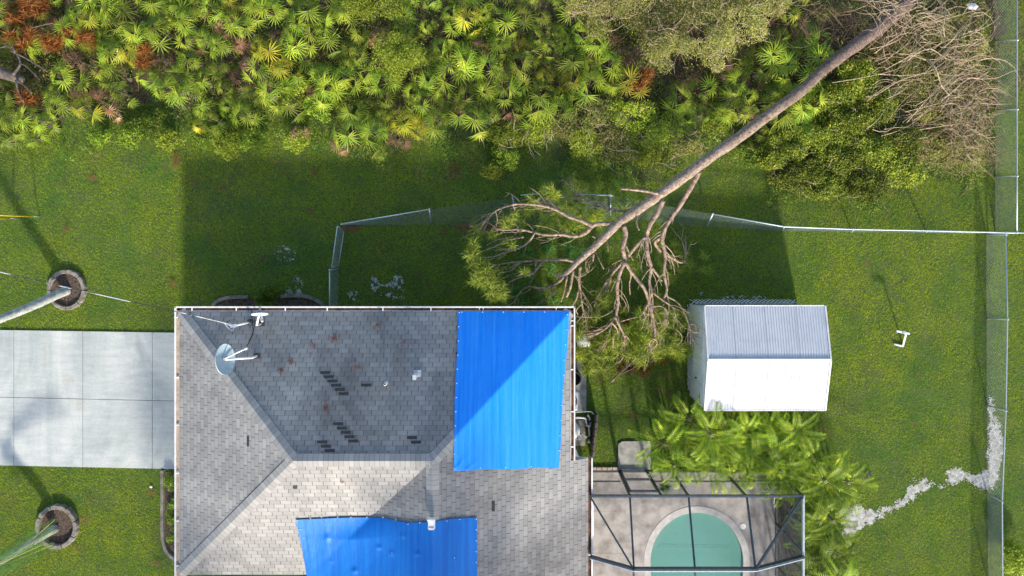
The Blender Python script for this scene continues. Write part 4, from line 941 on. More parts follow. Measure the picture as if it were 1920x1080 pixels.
# ------------------------------------------------------------------ bushes
def bush(px, py, rx, ry, h, n, mat, size, label, group=None, name='leafy_bush', lobes=14, seed=1, twigs=0, stemr=.03, asp=.6, zc=0):
    r_ = np.random.RandomState(seed); c = P(px, py, h*.6+zc); s = (H-h*.7)/F; RX, RY = rx*s, ry*s
    root = thing(name, label, 'bush', (c[0], c[1], 0), group)
    # lobes spread over a dome, leaves on their shells
    la = r_.uniform(0, 2*np.pi, lobes); lr = np.sqrt(r_.uniform(0, 1, lobes))*.85
    lx = lr*np.cos(la)*RX; ly = lr*np.sin(la)*RY; lz = h*(.45+.55*np.sqrt(np.maximum(0, 1-lr*lr)))*r_.uniform(.75, 1.0, lobes); lrad = r_.uniform(.20, .40, lobes)*min(RX, RY)+.10
    k = r_.randint(0, lobes, n); u = r_.normal(0, 1, (n, 3)); u /= np.linalg.norm(u, axis=1)[:, None]; u[:, 2] = np.where(u[:, 2] < -.2, -u[:, 2], u[:, 2])
    q = r_.uniform(.55, 1.08, n)*lrad[k]; x = c[0]+lx[k]+u[:, 0]*q; y = c[1]+ly[k]+u[:, 1]*q; z = zc+np.maximum(.05, lz[k]-lrad[k]*.6+u[:, 2]*q)
    np_leaves(x, y, z, mat, 'foliage', size, .75, root, asp=asp)
    m = MB()
    for i in range(min(lobes, 12)): m.tube([(c[0]+lx[i]*.1, c[1]+ly[i]*.1, 0), (c[0]+lx[i]*.5, c[1]+ly[i]*.5, zc+lz[i]*.5), (c[0]+lx[i], c[1]+ly[i], zc+lz[i]-.05)], [stemr, stemr*.6, stemr*.3], 5, False)
    m.build('stem', M['graybark'], root)
    if twigs:
        m = MB(); rz = random.Random(seed)
        for i in range(twigs):
            j = rz.randrange(lobes); p = Vector((c[0]+lx[j], c[1]+ly[j], zc+lz[j])); a = rz.uniform(0, 6.28); L = rz.uniform(.25, .7)
            q0 = p+Vector((rz.uniform(-.3, .3), rz.uniform(-.3, .3), rz.uniform(-.2, .05))); q1 = q0+Vector((math.cos(a)*L*.5, math.sin(a)*L*.5, rz.uniform(.0, .2))); q2 = q1+Vector((math.cos(a+.5)*L*.5, math.sin(a+.5)*L*.5, rz.uniform(-.1, .12)))
            m.tube([q0, q1, q2], [.010, .007, .004], 4, False)
        m.build('bare_twigs', M['twig'], root)
    return root
bush(703, 8, 52, 34, 2.3, 9000, M['bush_lime'], (.04, .075), 'dense lime green bush at the top edge above the palmettos', seed=3, lobes=26, name='rounded_bush')
bush(743, 105, 50, 44, 1.7, 8000, M['bush_lime'], (.035, .065), 'round lime green bush in the middle of the palmetto thicket', seed=4, lobes=24, name='rounded_bush')
sc_pos = [(1150, 22, 62, 44), (1230, 40, 66, 60), (1310, 25, 70, 50), (1390, 45, 60, 52), (1255, 95, 52, 40), (1340, 90, 50, 40), (1190, -5, 60, 30), (1440, 5, 40, 30), (1100, 0, 40, 30), (1290, -20, 70, 30), (1370, -15, 60, 30)]
for i, (a, b, c, d) in enumerate(sc_pos):
    bush(a, b, c, d, 1.9, 7500, M['bush_olive'], (.03, .06), 'scrubby olive and yellow bush with bare twigs among the palmettos at the top', 'scrubby olive bushes at the top', 'scrub_bush', seed=60+i, lobes=22, twigs=60)
low = [(1110, 215, 48, 34), (1180, 220, 50, 40), (1240, 250, 52, 40), (1150, 265, 46, 34), (1220, 295, 42, 28), (1100, 265, 40, 30), (1060, 235, 36, 26), (1010, 245, 34, 24), (950, 250, 40, 26), (1285, 275, 30, 22)]
for i, (a, b, c, d) in enumerate(low):
    bush(a, b, c, d, .95, 4200, M['bush_lime'] if i % 3 else M['bush_olive'], (.035, .07), 'low yellow green leafy bush below the palmettos and left of the fallen trunk', 'low bushes left of the fallen trunk', 'low_bush', seed=80+i, lobes=18, twigs=18)
wk = [(395, 258, 34, 24), (430, 275, 30, 22), (285, 235, 36, 26), (320, 262, 28, 18), (250, 255, 30, 20), (560, 172, 34, 26), (600, 200, 34, 26), (640, 178, 26, 22), (945, 300, 30, 22), (920, 322, 20, 14), (900, 70, 34, 40), (880, 110, 24, 20), (1400, 290, 30, 20), (1340, 235, 30, 22), (470, 262, 30, 20), (550, 262, 28, 18), (190, 262, 30, 16)]
for i, (a, b, c, d) in enumerate(wk):
    bush(a, b, c, d, .7, 2200, (M['bush_dark'], M['bush_lime'])[i % 2], (.04, .08), 'small leafy weed bush between the lawn and the palmettos', 'weed bushes at the thicket edge', 'weed_bush', seed=120+i, lobes=12)
vn = [(1470, 275, 50, 36), (1530, 255, 52, 38), (1590, 235, 50, 42), (1560, 190, 40, 36), (1500, 320, 52, 32), (1570, 305, 56, 36), (1640, 290, 52, 38), (1620, 345, 52, 26), (1540, 350, 48, 22), (1470, 330, 30, 20), (1690, 320, 46, 28), (1610, 150, 40, 40), (1640, 200, 40, 40), (1690, 260, 40, 34), (1450, 300, 26, 20)]
for i, (a, b, c, d) in enumerate(vn):
    bush(a, b, c, d, 1.15, 6500, M['vine'], (.045, .085), 'deep green vine covered shrub right of the fallen trunk', 'vine covered shrubs right of the fallen trunk', 'vine_shrub', seed=150+i, lobes=26, twigs=8)
bush(497, 556, 32, 16, .7, 5000, M['bush_dark'], (.04, .08), 'bright green shrub in the bed behind the rear gutter', seed=201, lobes=12, name='garden_shrub')
for i, (a, b) in enumerate(((318, 905), (322, 940), (320, 975), (324, 1005))):
    bush(a, b, 9, 14, .4, 500, M['bush_dark'], (.05, .11), 'small bed plant between the concrete edging and the house', 'bed plants beside the driveway', 'bed_plant', seed=210+i, lobes=5, asp=.3)
bush(1905, 1045, 28, 34, .9, 4200, M['bush_lime'], (.05, .09), 'yellow green bush beyond the right fence in the bottom corner', seed=220, lobes=14, name='corner_bush')
# ------------------------------------------------------------------ dead brush heap by the right fence
def tangle(root, boxes, n, rr, mat, L=(.5, 1.8), r=.009, z=(.2, 1.3), name='twigs', dirb=None):
    m = MB()
    for i in range(n):
        a0, b0, a1, b1 = rr.choice(boxes); px, py = rr.uniform(a0, a1), rr.uniform(b0, b1); zz = rr.uniform(*z); p = Vector(P(px, py, zz))
        a = rr.gauss(*dirb) if dirb else rr.uniform(0, 6.28); ln = rr.uniform(*L); k = 6; turn = rr.gauss(0, .28); pts = [p]; vz = rr.uniform(-.05, .12)
        for j in range(k):
            p = p+Vector((math.cos(a), math.sin(a), vz-.05*j))*ln/k; p.z = max(.03, p.z); pts.append(p); a += turn+rr.gauss(0, .08)
        m.tube(pts, [r*(1-.75*j/k)*1.0 for j in range(k+1)], 4, False)
    return m.build(name, mat, root)
rr = random.Random(5)
bh = thing('brush_heap', 'heap of dead curving branches and twigs by the top right fence', 'brush heap', P(1750, 180, 0))
tangle(bh, [(1620, 100, 1840, 260), (1700, 20, 1830, 140)], 150, rr, M['twig'], (.8, 2.4), .013, (.5, 1.5), 'branches', (.55, .5))
tangle(bh, [(1760, 130, 1870, 250), (1780, 180, 1860, 300)], 260, rr, M['twig'], (.3, 1.2), .008, (.3, 1.1), 'twigs')
tangle(bh, [(1560, 60, 1840, 330), (1640, 230, 1860, 330)], 300, rr, M['deadwood'], (.5, 1.7), .008, (.3, 1.0), 'brown_twigs', (.6, .7))
tangle(bh, [(1480, 0, 1700, 100)], 170, rr, M['deadwood'], (.5, 1.6), .008, (.3, 1.2), 'brown_twigs')
tangle(bh, [(1640, -10, 1740, 70)], 90, rr, M['twig'], (.6, 1.6), .010, (1.1, 1.9), 'twigs')
for pts, r_ in (([(1764, 190), (1790, 168), (1815, 148), (1838, 148), (1868, 146), (1895, 135), (1912, 130)], .020), ([(1768, 90), (1785, 75), (1800, 55), (1824, 30)], .018), ([(1773, 20), (1769, 45), (1771, 70)], .026), ([(1640, 100), (1665, 80), (1690, 62), (1703, 38), (1690, 15), (1665, 10)], .018),
                ([(1630, 92), (1660, 85), (1690, 70), (1700, 40), (1680, 25), (1655, 28)], .015), ([(1700, 115), (1720, 100), (1745, 92), (1775, 110), (1810, 122), (1833, 130)], .018), ([(1700, 230), (1735, 190), (1760, 165), (1800, 150)], .016), ([(1660, 130), (1700, 108), (1740, 80), (1752, 60), (1735, 35)], .015), ([(1740, 110), (1755, 130), (1765, 160), (1780, 178)], .030), ([(1560, 155), (1620, 145), (1680, 130), (1720, 105)], .013), ([(1640, 180), (1690, 150), (1750, 130), (1790, 95), (1800, 60)], .016)):
    k = len(pts); MB().tube(smoothline([P(a, b, 1.25+.25*math.sin(i*1.3)) for i, (a, b) in enumerate(pts)], 5), [r_*(1-.6*i/((k-1)*5)) for i in range((k-1)*5+1)], 7).build('branch', M['twig'], bh, True)
for i, (a, b, c, d) in enumerate(((1700, 150, 50, 40), (1760, 130, 44, 44), (1720, 210, 50, 40), (1790, 190, 44, 40), (1660, 80, 44, 40), (1740, 50, 50, 36), (1800, 280, 44, 30), (1740, 280, 44, 30), (1820, 90, 30, 50))):
    bush(a, b, c, d, .7, 1700, M['bush_olive'], (.03, .07), 'sparse olive scrub growing through the dead brush heap', 'sparse scrub in the brush heap', 'scrub_bush', seed=240+i, lobes=18)
for i, (a, b) in enumerate(((1795, 240), (1770, 255), (1820, 262), (1740, 235), (1800, 285), (1770, 290), (1705, 110), (1760, 85), (1790, 45), (1700, 160))):
    m = MB(); rz = random.Random(i); c = Vector(P(a, b, .35)); root = thing('grass_tuft', 'pale arching grass tuft among the dead brush by the right fence', 'grass tuft', (c.x, c.y, 0), 'grass tufts in the dead brush')
    V = []; Fc = []
    for j in range(150):
        t = rz.uniform(0, 6.28); L = rz.uniform(.35, .75); w_ = .010; d = Vector((math.cos(t), math.sin(t), 0)); s_ = Vector((-d.y, d.x, 0))*w_; b_ = Vector((c.x, c.y, 0))+d*rz.uniform(0, .12)
        mid = b_+d*L*.4+Vector((0, 0, L*.75)); tip = b_+d*L*.95+Vector((0, 0, L*rz.uniform(.3, .7))); k0 = len(V); V += [b_+s_, b_-s_, mid-s_, mid+s_, tip]; Fc += [(k0, k0+1, k0+2), (k0, k0+2, k0+3), (k0+3, k0+2, k0+4)]
    np_obj('blades', [tuple(v) for v in V], Fc, M['tallgrass'], root)

# ------------------------------------------------------------------ fallen pine
def c7(x, y): return (860+x/3.856, 320+y/3.856)
def c8(x, y): return (1020+x/6, 560+y/6)
TUF = []                                                # (point, scale, dead)
def needles(points, mat, name, parent, seed=0, nn=55, L=(.22, .44)):
    r_ = np.random.RandomState(seed); Vs = []
    for p, s_, up in points:
        n = nn; u = r_.normal(0, 1, (n, 3)); u[:, 2] = np.abs(u[:, 2])*up-.25; u /= np.linalg.norm(u, axis=1)[:, None]
        ln = r_.uniform(*L, n)*s_; c = np.array(p)+r_.normal(0, .035*s_, (n, 3)); tip = c+u*ln[:, None]; tip[:, 2] -= ln*.15
        sd = np.cross(u, r_.normal(0, 1, (n, 3))); sd /= np.linalg.norm(sd, axis=1)[:, None]; V = np.empty((n, 3, 3)); V[:, 0] = c+sd*.013; V[:, 1] = c-sd*.013; V[:, 2] = tip; Vs.append(V.reshape(-1, 3))
    V = np.concatenate(Vs); V[:, 2] = np.maximum(V[:, 2], .02); return np_obj(name, V, np.arange(len(V)).reshape(-1, 3), mat, parent)
pine = thing('fallen_pine', 'long uprooted pine fallen over the fence with its bare crown beside the house', 'fallen tree', P(1640, 55, 0))
tr = [(1705, 2, .45, 13), (1685, 18, .7, 16), (1660, 40, .9, 16), (1640, 58, 1.0, 15), (1600, 88, 1.05, 13.2), (1545, 130, 1.1, 11.6), (1500, 172, 1.15, 11.4), (1440, 216, 1.2, 11.2), (1385, 258, 1.2, 11.2), (1320, 303, 1.2, 11), (1287, 328, 1.2, 11), (1240, 362, 1.2, 10.8), (1192, 396, 1.2, 10), (1160, 418, 1.2, 9), (1135, 443, 1.2, 8), (1109, 468, 1.2, 7.2), (1083, 491, 1.2, 6), (1065, 510, 1.2, 4.6), (1052, 516, 1.2, 3.6), (1038, 517, 1.2, 2.6)]
tr = [(a, b, c*(1+.5*min(1, i/10)), d) for i, (a, b, c, d) in enumerate(tr)]
sm = smoothline(tr, 5); rz = random.Random(8)
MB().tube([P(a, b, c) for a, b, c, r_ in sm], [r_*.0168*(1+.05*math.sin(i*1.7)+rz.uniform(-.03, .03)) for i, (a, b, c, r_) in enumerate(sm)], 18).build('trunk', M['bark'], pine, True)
m = MB()
for i in range(26):                                     # torn root plate end
    a = rz.uniform(0, 6.28); c = Vector(P(1695, 10, .6)); d = Vector((.75+rz.uniform(-.5, .3), .6+rz.uniform(-.4, .5), rz.uniform(-1, .8))); m.tube([c, c+d*.35+Vector((math.cos(a), math.sin(a), 0))*.15, c+d*rz.uniform(.5, 1.0)+Vector((math.cos(a), math.sin(a), 0))*.4], [.09, .04, .01], 5, False)
m.build('roots', M['graybark'], pine)
BR = [([c7(1738, 8), c7(1690, 100), c7(1600, 250), c7(1520, 365), c7(1470, 480), c7(1492, 600), c7(1485, 740), c7(1505, 860), c7(1470, 950)], 6.5, 2.5, 1.1, .9),
 ([c7(1470, 480), c7(1420, 520), c7(1465, 585), c7(1540, 630), c7(1610, 665), c7(1640, 630), c7(1625, 540), c7(1605, 490)], 4.2, 1.2, 1.0, .4),
 ([c7(1475, 215), c7(1440, 300), c7(1385, 390), c7(1360, 480), c7(1365, 600), c7(1392, 700), c7(1378, 800), c7(1395, 880), c7(1370, 950), (1206, 588)], 6, 2.2, 1.2, 1.0),
 ([c7(1352, 478), c7(1270, 560), c7(1220, 625), c7(1160, 690), c7(1110, 745), c7(1060, 820), c7(1010, 900), c7(980, 980)], 4.5, 1.6, 1.1, .4),
 ([c7(1395, 700), c7(1435, 750), c7(1470, 800)], 3, 2, 1.1, 1.1),
 ([c7(1193, 400), c7(1207, 460), c7(1188, 560), c7(1200, 650), c7(1165, 740), c7(1145, 850), c7(1152, 950), (1155, 590), c8(795, 210), c8(730, 300), c8(640, 370), c8(490, 430)], 6, 1.6, 1.2, .9),
 ([c8(800, 205), c8(860, 330), c8(905, 430), c8(905, 550), c8(900, 640), c8(850, 720)], 2.8, .8, 1.1, .7),
 ([c8(905, 415), c8(950, 450), c8(968, 530), c8(955, 610)], 1.8, .7, 1.0, .7),
 ([c8(755, 262), c8(820, 340), c8(832, 420), c8(822, 560)], 2.2, .8, 1.1, .7),
 ([c8(905, 550), c8(860, 600), c8(800, 660)], 1.5, .7, .8, .6), ([c8(900, 640), c8(870, 690), c8(840, 720)], 1.5, .7, .8, .6),
 ([c8(720, 400), c8(700, 470), c8(640, 560), c8(560, 590), c8(480, 560)], 1.6, .8, 1, .7), ([c8(775, 400), c8(775, 520), c8(740, 620), c8(680, 740)], 1.7, .7, 1, .6), ([c8(715, 420), c8(690, 540), c8(650, 620)], 1.5, .7, 1, .6),
 ([c7(1200, 660), c7(1270, 760), c7(1340, 850), c7(1370, 930), c7(1395, 1010), (1225, 600), (1228, 622), (1225, 640), (1215, 655), (1207, 668)], 4.2, 1.2, 1.15, .8),
 ([c8(1205, 95), c8(1300, 82), c8(1360, 110), c8(1395, 190), c8(1360, 245), c8(1280, 280)], 1.9, .9, 1.0, .9), ([c8(1370, 230), c8(1400, 265), c8(1370, 310)], 1.3, .7, 1, .9),
 ([c8(1230, 450), c8(1270, 480), c8(1260, 530), c8(1210, 560), c8(1190, 605)], 1.5, .8, 1, .7), ([c8(1215, 460), c8(1160, 520), c8(1130, 590), c8(1125, 660)], 1.5, .8, 1, .7), ([c8(1180, 490), c8(1190, 560), c8(1110, 600), c8(1060, 650)], 1.3, .7, 1, .7),
 ([c8(1165, 60), c8(1140, 120), c8(1115, 165)], 2.8, 1.5, 1, .9),
 ([c7(1207, 670), c7(1245, 745), c7(1235, 820), c7(1240, 900)], 2.5, 1, 1.1, .6), ([c7(1210, 540), c7(1235, 600), c7(1262, 650)], 2.0, .8, 1.2, 1.2),
 ([c7(1105, 385), c7(985, 390), c7(920, 450), c7(840, 475), c7(740, 462), c7(640, 465), c7(550, 448), c7(440, 425), c7(330, 430), c7(240, 415)], 5.2, 1.2, 1.15, .9),
 ([c7(550, 450), c7(510, 510), c7(440, 560), c7(340, 590), c7(250, 622), c7(150, 630)], 2.6, .9, 1, .9), ([c7(440, 425), c7(380, 480), c7(280, 500), c7(200, 540)], 2.2, .8, 1, .8), ([c7(470, 480), c7(340, 510), c7(240, 560), c7(150, 590)], 2, .8, 1, .8),
 ([c7(960, 398), c7(880, 360), c7(790, 330), c7(720, 290), c7(640, 260), c7(500, 242), c7(380, 248), c7(270, 290), c7(180, 370), c7(80, 410)], 4.5, 1, 1.2, 1.0),
 ([c7(380, 250), c7(290, 280), c7(220, 330), c7(150, 420), c7(100, 460)], 1.9, .8, 1.1, .9), ([c7(265, 290), c7(280, 350), c7(270, 410)], 1.3, .7, 1, .8), ([c7(390, 255), c7(405, 285), c7(360, 340), c7(320, 400)], 1.2, .7, 1, .9), ([c7(240, 320), c7(150, 430), c7(140, 470)], 1.2, .7, 1, .9),
 ([c7(840, 350), c7(760, 310), c7(700, 260), c7(640, 230), c7(570, 208)], 2.6, .8, 1.1, 1.0),
 ([c7(1262, 292), c7(1150, 287), c7(1050, 265), c7(960, 220), c7(870, 182), c7(822, 150)], 3.6, 2.0, 1.1, .5),
 ([c7(1440, 168), c7(1370, 152), c7(1280, 140), c7(1170, 130)], 3.4, 2.6, 1.3, 1.5),
 ([c7(860, 665), c7(780, 645), c7(680, 645), c7(560, 652), c7(430, 660), c7(300, 678), c7(180, 722)], 3.8, 1, 1, .8),
 ([c7(560, 655), c7(548, 740), c7(515, 820)], 2.2, .9, .95, .7), ([c7(610, 650), c7(540, 740), c7(450, 770), c7(380, 800), c7(310, 860), c7(262, 892)], 2.4, .8, .95, .6), ([c7(440, 660), c7(380, 720), c7(300, 740), c7(250, 760)], 1.6, .8, .9, .7), ([c7(520, 740), c7(400, 745), c7(300, 790)], 1.5, .7, .9, .6),
 ([c7(790, 740), c7(700, 820), c7(600, 850), c7(500, 840), c7(430, 900), c7(400, 960)], 3.6, 1.2, .9, .4), ([c7(690, 830), c7(640, 920), c7(560, 970)], 2.2, 1, .8, .3),
 ([c7(880, 690), c7(870, 800), c7(880, 880), c7(890, 960), c7(900, 1030), c7(865, 1085)], 3.8, 1.2, 1, .9), ([c7(865, 860), c7(850, 930), c7(815, 985)], 2.2, 1.2, 1, .9), ([c7(890, 960), c7(850, 1010), c8(380, 180), c8(335, 225)], 1.6, .8, 1, 1.0), ([c7(895, 1050), c8(380, 250), c8(335, 300)], 1.5, .8, 1, 1.0),
 ([c7(828, 720), c7(805, 850), c7(780, 912)], 3.6, 2.6, 1, .9), ([c7(785, 760), c7(762, 880), c7(740, 948)], 2.4, 1, 1, .8), ([c7(690, 850), c7(680, 915)], 1.8, 1, .9, .8),
 ([c7(1288, 320), c7(1286, 380), c7(1305, 432)], 2.6, 1.6, 1.2, 1.3), ([c7(985, 580), c7(1050, 714)], 1.6, 1, 1.1, 1.3), ([c7(1075, 500), c7(1080, 586)], 2.0, .6, 1.1, 1.2), ([c7(1000, 490), c7(965, 475)], 2, .8, 1.1, 1.3),
 ([c7(975, 600), c7(972, 655)], 3.6, .8, 1.1, 1.0), ([c7(850, 650), c7(830, 745), c7(870, 770), c7(930, 740), c7(950, 680)], 1.1, .6, 1, 1.1),
 ([c7(1500, 905), c7(1590, 960), c7(1640, 1050), c8(1640, 330), c8(1650, 400), c8(1680, 480)], 1.8, 1, .9, 1.0), ([c8(1645, 290), c8(1690, 285), c8(1735, 335), c8(1720, 380), c8(1660, 375)], 1.4, .8, 1.2, 1.4),
 ([c7(1400, 880), c7(1480, 940), c7(1550, 990), (1266, 590), (1270, 612), (1262, 632)], 2.0, .9, 1, .9), ([c8(1480, 340), c8(1540, 400), c8(1550, 470), c8(1500, 520)], 1.3, .7, 1, .9),
 ([c8(780, 130), c8(700, 180), c8(620, 215), c8(560, 240)], 1.6, .7, 1, .9), ([c8(640, 370), c8(560, 420), c8(500, 400), c8(560, 360)], 1.2, .6, .9, .8), ([c8(830, 270), c8(920, 240), c8(1010, 215), c8(1060, 205)], 1.5, .7, .9, .8), ([c8(440, 320), c8(530, 315), c8(620, 330)], 1.2, .6, .8, .8),
 ([c8(540, 210), c8(440, 205), c8(360, 205)], 1.3, .7, 1, 1.0)]
rz = random.Random(77)
for pts, r0, r1_, z0, z1 in BR:
    k = len(pts); q = smoothline([(p[0], p[1], 1.55*(z0+(z1-z0)*i/(k-1))+(rz.uniform(-.06, .06) if 0 < i < k-1 else 0)) for i, p in enumerate(pts)], 5); n = len(q)
    W3 = [P(*p) for p in q]; br_ = MB().tube(W3, [(r0+(r1_-r0)*i/(n-1))*.0150*rz.uniform(.93, 1.07) for i in range(n)], 9).build('branch', M['branch'], pine, True)
    if k < 5: continue
    m = MB(); nt_ = int(3+1.1*k)
    for j in range(nt_):                                # fine twigs on the outer half
        i = int(n*rz.uniform(.30, .99)); i = min(i, n-2); p = Vector(W3[i]); d = (Vector(W3[i+1])-p).normalized(); sgn = rz.choice((-1, 1)); L = rz.uniform(.15, .62)
        s_ = Vector((-d.y, d.x, 0))*sgn; L = rz.uniform(.25, .95); rr_ = max(.0065, r1_*.0150*.55); tp = [p]; th = rz.uniform(.5, 1.1); zz_t = rz.uniform(-.05, .25)
        for j2 in range(5):
            th *= rz.uniform(.55, 1.0); dd = (d*math.cos(th)+s_*math.sin(th)+Vector((0, 0, zz_t-.08*j2))).normalized(); tp.append(tp[-1]+dd*L/5)
            if j2 in (1, 3) and rz.random() < .55:
                e2 = (d*.8+s_*rz.uniform(-1, .3)+Vector((0, 0, .1))).normalized(); m.tube([tp[-1], tp[-1]+e2*L*.16, tp[-1]+(e2+d*.5).normalized()*L*.34], [rr_*.6, rr_*.5, rr_*.3], 4, False)
        m.tube(tp, [rr_*(1-.14*q2) for q2 in range(6)], 4, False)
    m.build('twigs', M['twig'], br_)
def tf(conv, lst, z, jit, sc_, per, up, mat, seed, nn=46):
    r_ = random.Random(seed); out = []
    for a, b in lst:
        px, py = conv(a, b)
        for _ in range(per): out.append((P(px+r_.gauss(0, jit), py+r_.gauss(0, jit), z*r_.uniform(.7, 1.15)), sc_*r_.uniform(.8, 1.15), up))
    needles(out, mat, 'needle_clusters', pine, seed, nn)
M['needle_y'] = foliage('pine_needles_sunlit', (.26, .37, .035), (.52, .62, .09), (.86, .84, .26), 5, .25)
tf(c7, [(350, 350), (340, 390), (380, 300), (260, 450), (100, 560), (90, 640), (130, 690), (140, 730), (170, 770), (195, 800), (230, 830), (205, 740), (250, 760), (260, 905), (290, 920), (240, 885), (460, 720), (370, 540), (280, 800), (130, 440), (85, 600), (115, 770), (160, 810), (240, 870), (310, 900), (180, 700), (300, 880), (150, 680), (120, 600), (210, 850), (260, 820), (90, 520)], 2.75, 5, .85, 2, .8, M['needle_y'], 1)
tf(c7, [(560, 300), (620, 390), (690, 330), (740, 400), (830, 415), (950, 330), (1000, 350), (870, 235), (800, 200), (690, 180), (640, 170), (540, 210), (480, 300), (460, 370), (720, 290), (900, 300), (1020, 330), (1170, 310), (790, 250)], .95, 6, 1.0, 3, .9, M['pineneedle'], 2)
tf(c7, [(800, 590), (790, 520), (700, 700), (660, 720), (450, 650), (480, 590), (560, 620), (400, 900), (450, 940), (600, 900), (760, 950), (330, 960), (850, 600), (640, 560), (520, 790), (700, 960)], .35, 7, .9, 2, .9, M['frond_green'], 3)
tf(c7, [(1620, 600), (1560, 540), (1560, 620), (1600, 710), (1640, 690), (1780, 610), (1780, 710), (1560, 760), (1280, 700), (1540, 700), (1070, 960), (1040, 940), (1200, 1000), (1430, 900), (1100, 820)], .4, 5, .85, 2, .9, M['pineneedle'], 4, 45)
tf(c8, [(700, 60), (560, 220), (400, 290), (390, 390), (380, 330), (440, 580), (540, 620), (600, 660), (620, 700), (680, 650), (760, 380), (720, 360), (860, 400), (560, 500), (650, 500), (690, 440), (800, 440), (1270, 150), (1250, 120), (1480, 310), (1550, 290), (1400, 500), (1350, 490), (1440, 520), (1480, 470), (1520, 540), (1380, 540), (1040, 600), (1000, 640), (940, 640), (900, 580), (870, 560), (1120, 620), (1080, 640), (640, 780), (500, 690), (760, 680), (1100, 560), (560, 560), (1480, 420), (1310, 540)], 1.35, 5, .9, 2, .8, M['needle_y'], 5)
tf(c8, [(1050, 250), (1090, 230), (1140, 320), (1080, 310), (1130, 280), (1060, 350), (1340, 280), (1400, 250), (1440, 230), (1290, 430), (1200, 400), (1180, 350), (1160, 420), (1040, 470), (980, 500), (830, 500), (620, 440), (640, 560), (720, 540), (790, 560), (1240, 620), (1320, 600), (1420, 600), (1540, 620), (1480, 600), (1080, 700), (500, 780), (450, 680), (940, 360), (1290, 200), (1520, 200), (1560, 520), (400, 620)], .55, 6, 1.05, 3, .9, M['pineneedle'], 6)
tf(c8, [(1000, 740), (1040, 760), (1060, 700), (1120, 780), (980, 800), (1320, 660), (900, 760), (1130, 740), (1560, 580), (560, 330), (900, 250)], .25, 6, .9, 2, .9, M['needle_dead'], 7)
for pts, r_ in (([(1146, 716), (1165, 697), (1185, 680), (1210, 655)], 2.2), ([(1160, 702), (1185, 692), (1205, 680)], 1.4), ([(1172, 690), (1180, 672), (1192, 660)], 1.2)):
    MB().tube(smoothline([P(a, b, .3+.05*i) for i, (a, b) in enumerate(pts)], 4), [r_*.0185*(1-.05*i) for i in range((len(pts)-1)*4+1)], 7).build('branch', M['bark'], pine, True)
# second broken trunk at the left edge, with orange dead needles
snag = thing('broken_pine', 'broken grey pine trunk with bare branches at the upper left edge', 'fallen tree', P(10, 145, 0))
MB().tube(smoothline([P(-60, 118, 1.2), P(-10, 132, 1.1), P(25, 144, 1.0), P(46, 152, .9)], 4), [.26-.010*i for i in range(13)], 14).build('trunk', M['graybark'], snag, True)
for pts, r_ in (([(25, 140), (38, 120), (30, 100), (5, 78)], .05), ([(30, 150), (34, 170), (45, 192)], .04), ([(30, 150), (45, 160), (60, 175)], .03), ([(20, 95), (50, 110), (90, 135)], .03), ([(36, 118), (50, 125), (75, 150)], .025), ([(30, 100), (20, 85), (0, 90)], .03), ([(60, 52), (90, 45), (115, 42)], .02)):
    MB().tube(smoothline([P(a, b, 1.2) for a, b in pts], 4), [r_*(1-.05*i) for i in range((len(pts)-1)*4+1)], 6).build('branch', M['graybark'], snag, True)
rq = random.Random(31); pts = []
for a, b in ((45, 18), (55, 8), (70, 22), (20, 35), (30, 42), (50, 60), (48, 75), (30, 80), (90, 78), (88, 85), (112, 85), (165, 75), (130, 55), (120, 50), (38, 10), (46, 180), (60, 190), (20, 70), (75, 5), (160, 70), (1205, 150), (1195, 165), (1215, 140), (265, 110), (273, 95)):
    for _ in range(3): pts.append((P(a+rq.gauss(0, 5), b+rq.gauss(0, 5), rq.uniform(.6, 1.2)), rq.uniform(.8, 1.2), 1))
needles(pts, M['needle_dead'], 'dead_needle_clusters', snag, 9, 80)

# rust coloured needle litter lying on the lawn and on the shingles
def litter(spots, nm, top):
    r_ = np.random.RandomState(4); V = []
    for px, py, rad_, n in spots:
        c = np.array(onroof(px, py, .03) if top else P(px, py, .09)); th = r_.uniform(0, 6.28)
        for i in range(n):
            q = c[:2]+r_.normal(0, rad_, 2)*(1 if i % 2 else .5); a = th+r_.normal(0, .7) if top else r_.uniform(0, 6.28); L = r_.uniform(.07, .2); d = np.array([math.cos(a), math.sin(a)]); z1 = (roofz(q[0], q[1])+.02) if top else r_.uniform(.07, .12)
            e_ = q+d*L; z2 = (roofz(e_[0], e_[1])+.02) if top else z1; p_ = np.array([-d[1], d[0]])*.007
            V += [(*(q+p_), z1), (*(q-p_), z1), (*e_, z2)]
    tag(np_obj(nm, V, np.arange(len(V)).reshape(-1, 3), M['litter_red']), kind='stuff')
rl = random.Random(6)
litter([(706, 610, .07, 22), (628, 634, .10, 40), (668, 687, .07, 22), (612, 760, .08, 26), (545, 676, .06, 26), (528, 692, .05, 20), (640, 905, .05, 8), (590, 650, .15, 20), (760, 640, .25, 20)], 'roof_needle_litter', True)
litter([(rl.uniform(340, 900), rl.uniform(300, 560), rl.uniform(.05, .16), rl.randint(8, 30)) for _ in range(16)]+[(rl.uniform(0, 330), rl.uniform(280, 560), rl.uniform(.05, .14), rl.randint(12, 40)) for _ in range(6)]+[(rl.uniform(10, 300), rl.uniform(890, 1070), rl.uniform(.05, .14), rl.randint(12, 40)) for _ in range(7)]+[(rl.uniform(820, 970), rl.uniform(424, 430), .10, 60) for _ in range(9)]+[(rl.uniform(650, 690), 427, .10, 50) for _ in range(3)]+[(rl.uniform(1110, 1290), rl.uniform(690, 800), .12, 26) for _ in range(9)]+[(rl.uniform(1500, 1840), rl.uniform(400, 1050), .07, 9) for _ in range(5)]+[(rl.uniform(820, 860), rl.uniform(310, 330), .12, 50) for _ in range(5)], 'lawn_needle_litter', False)
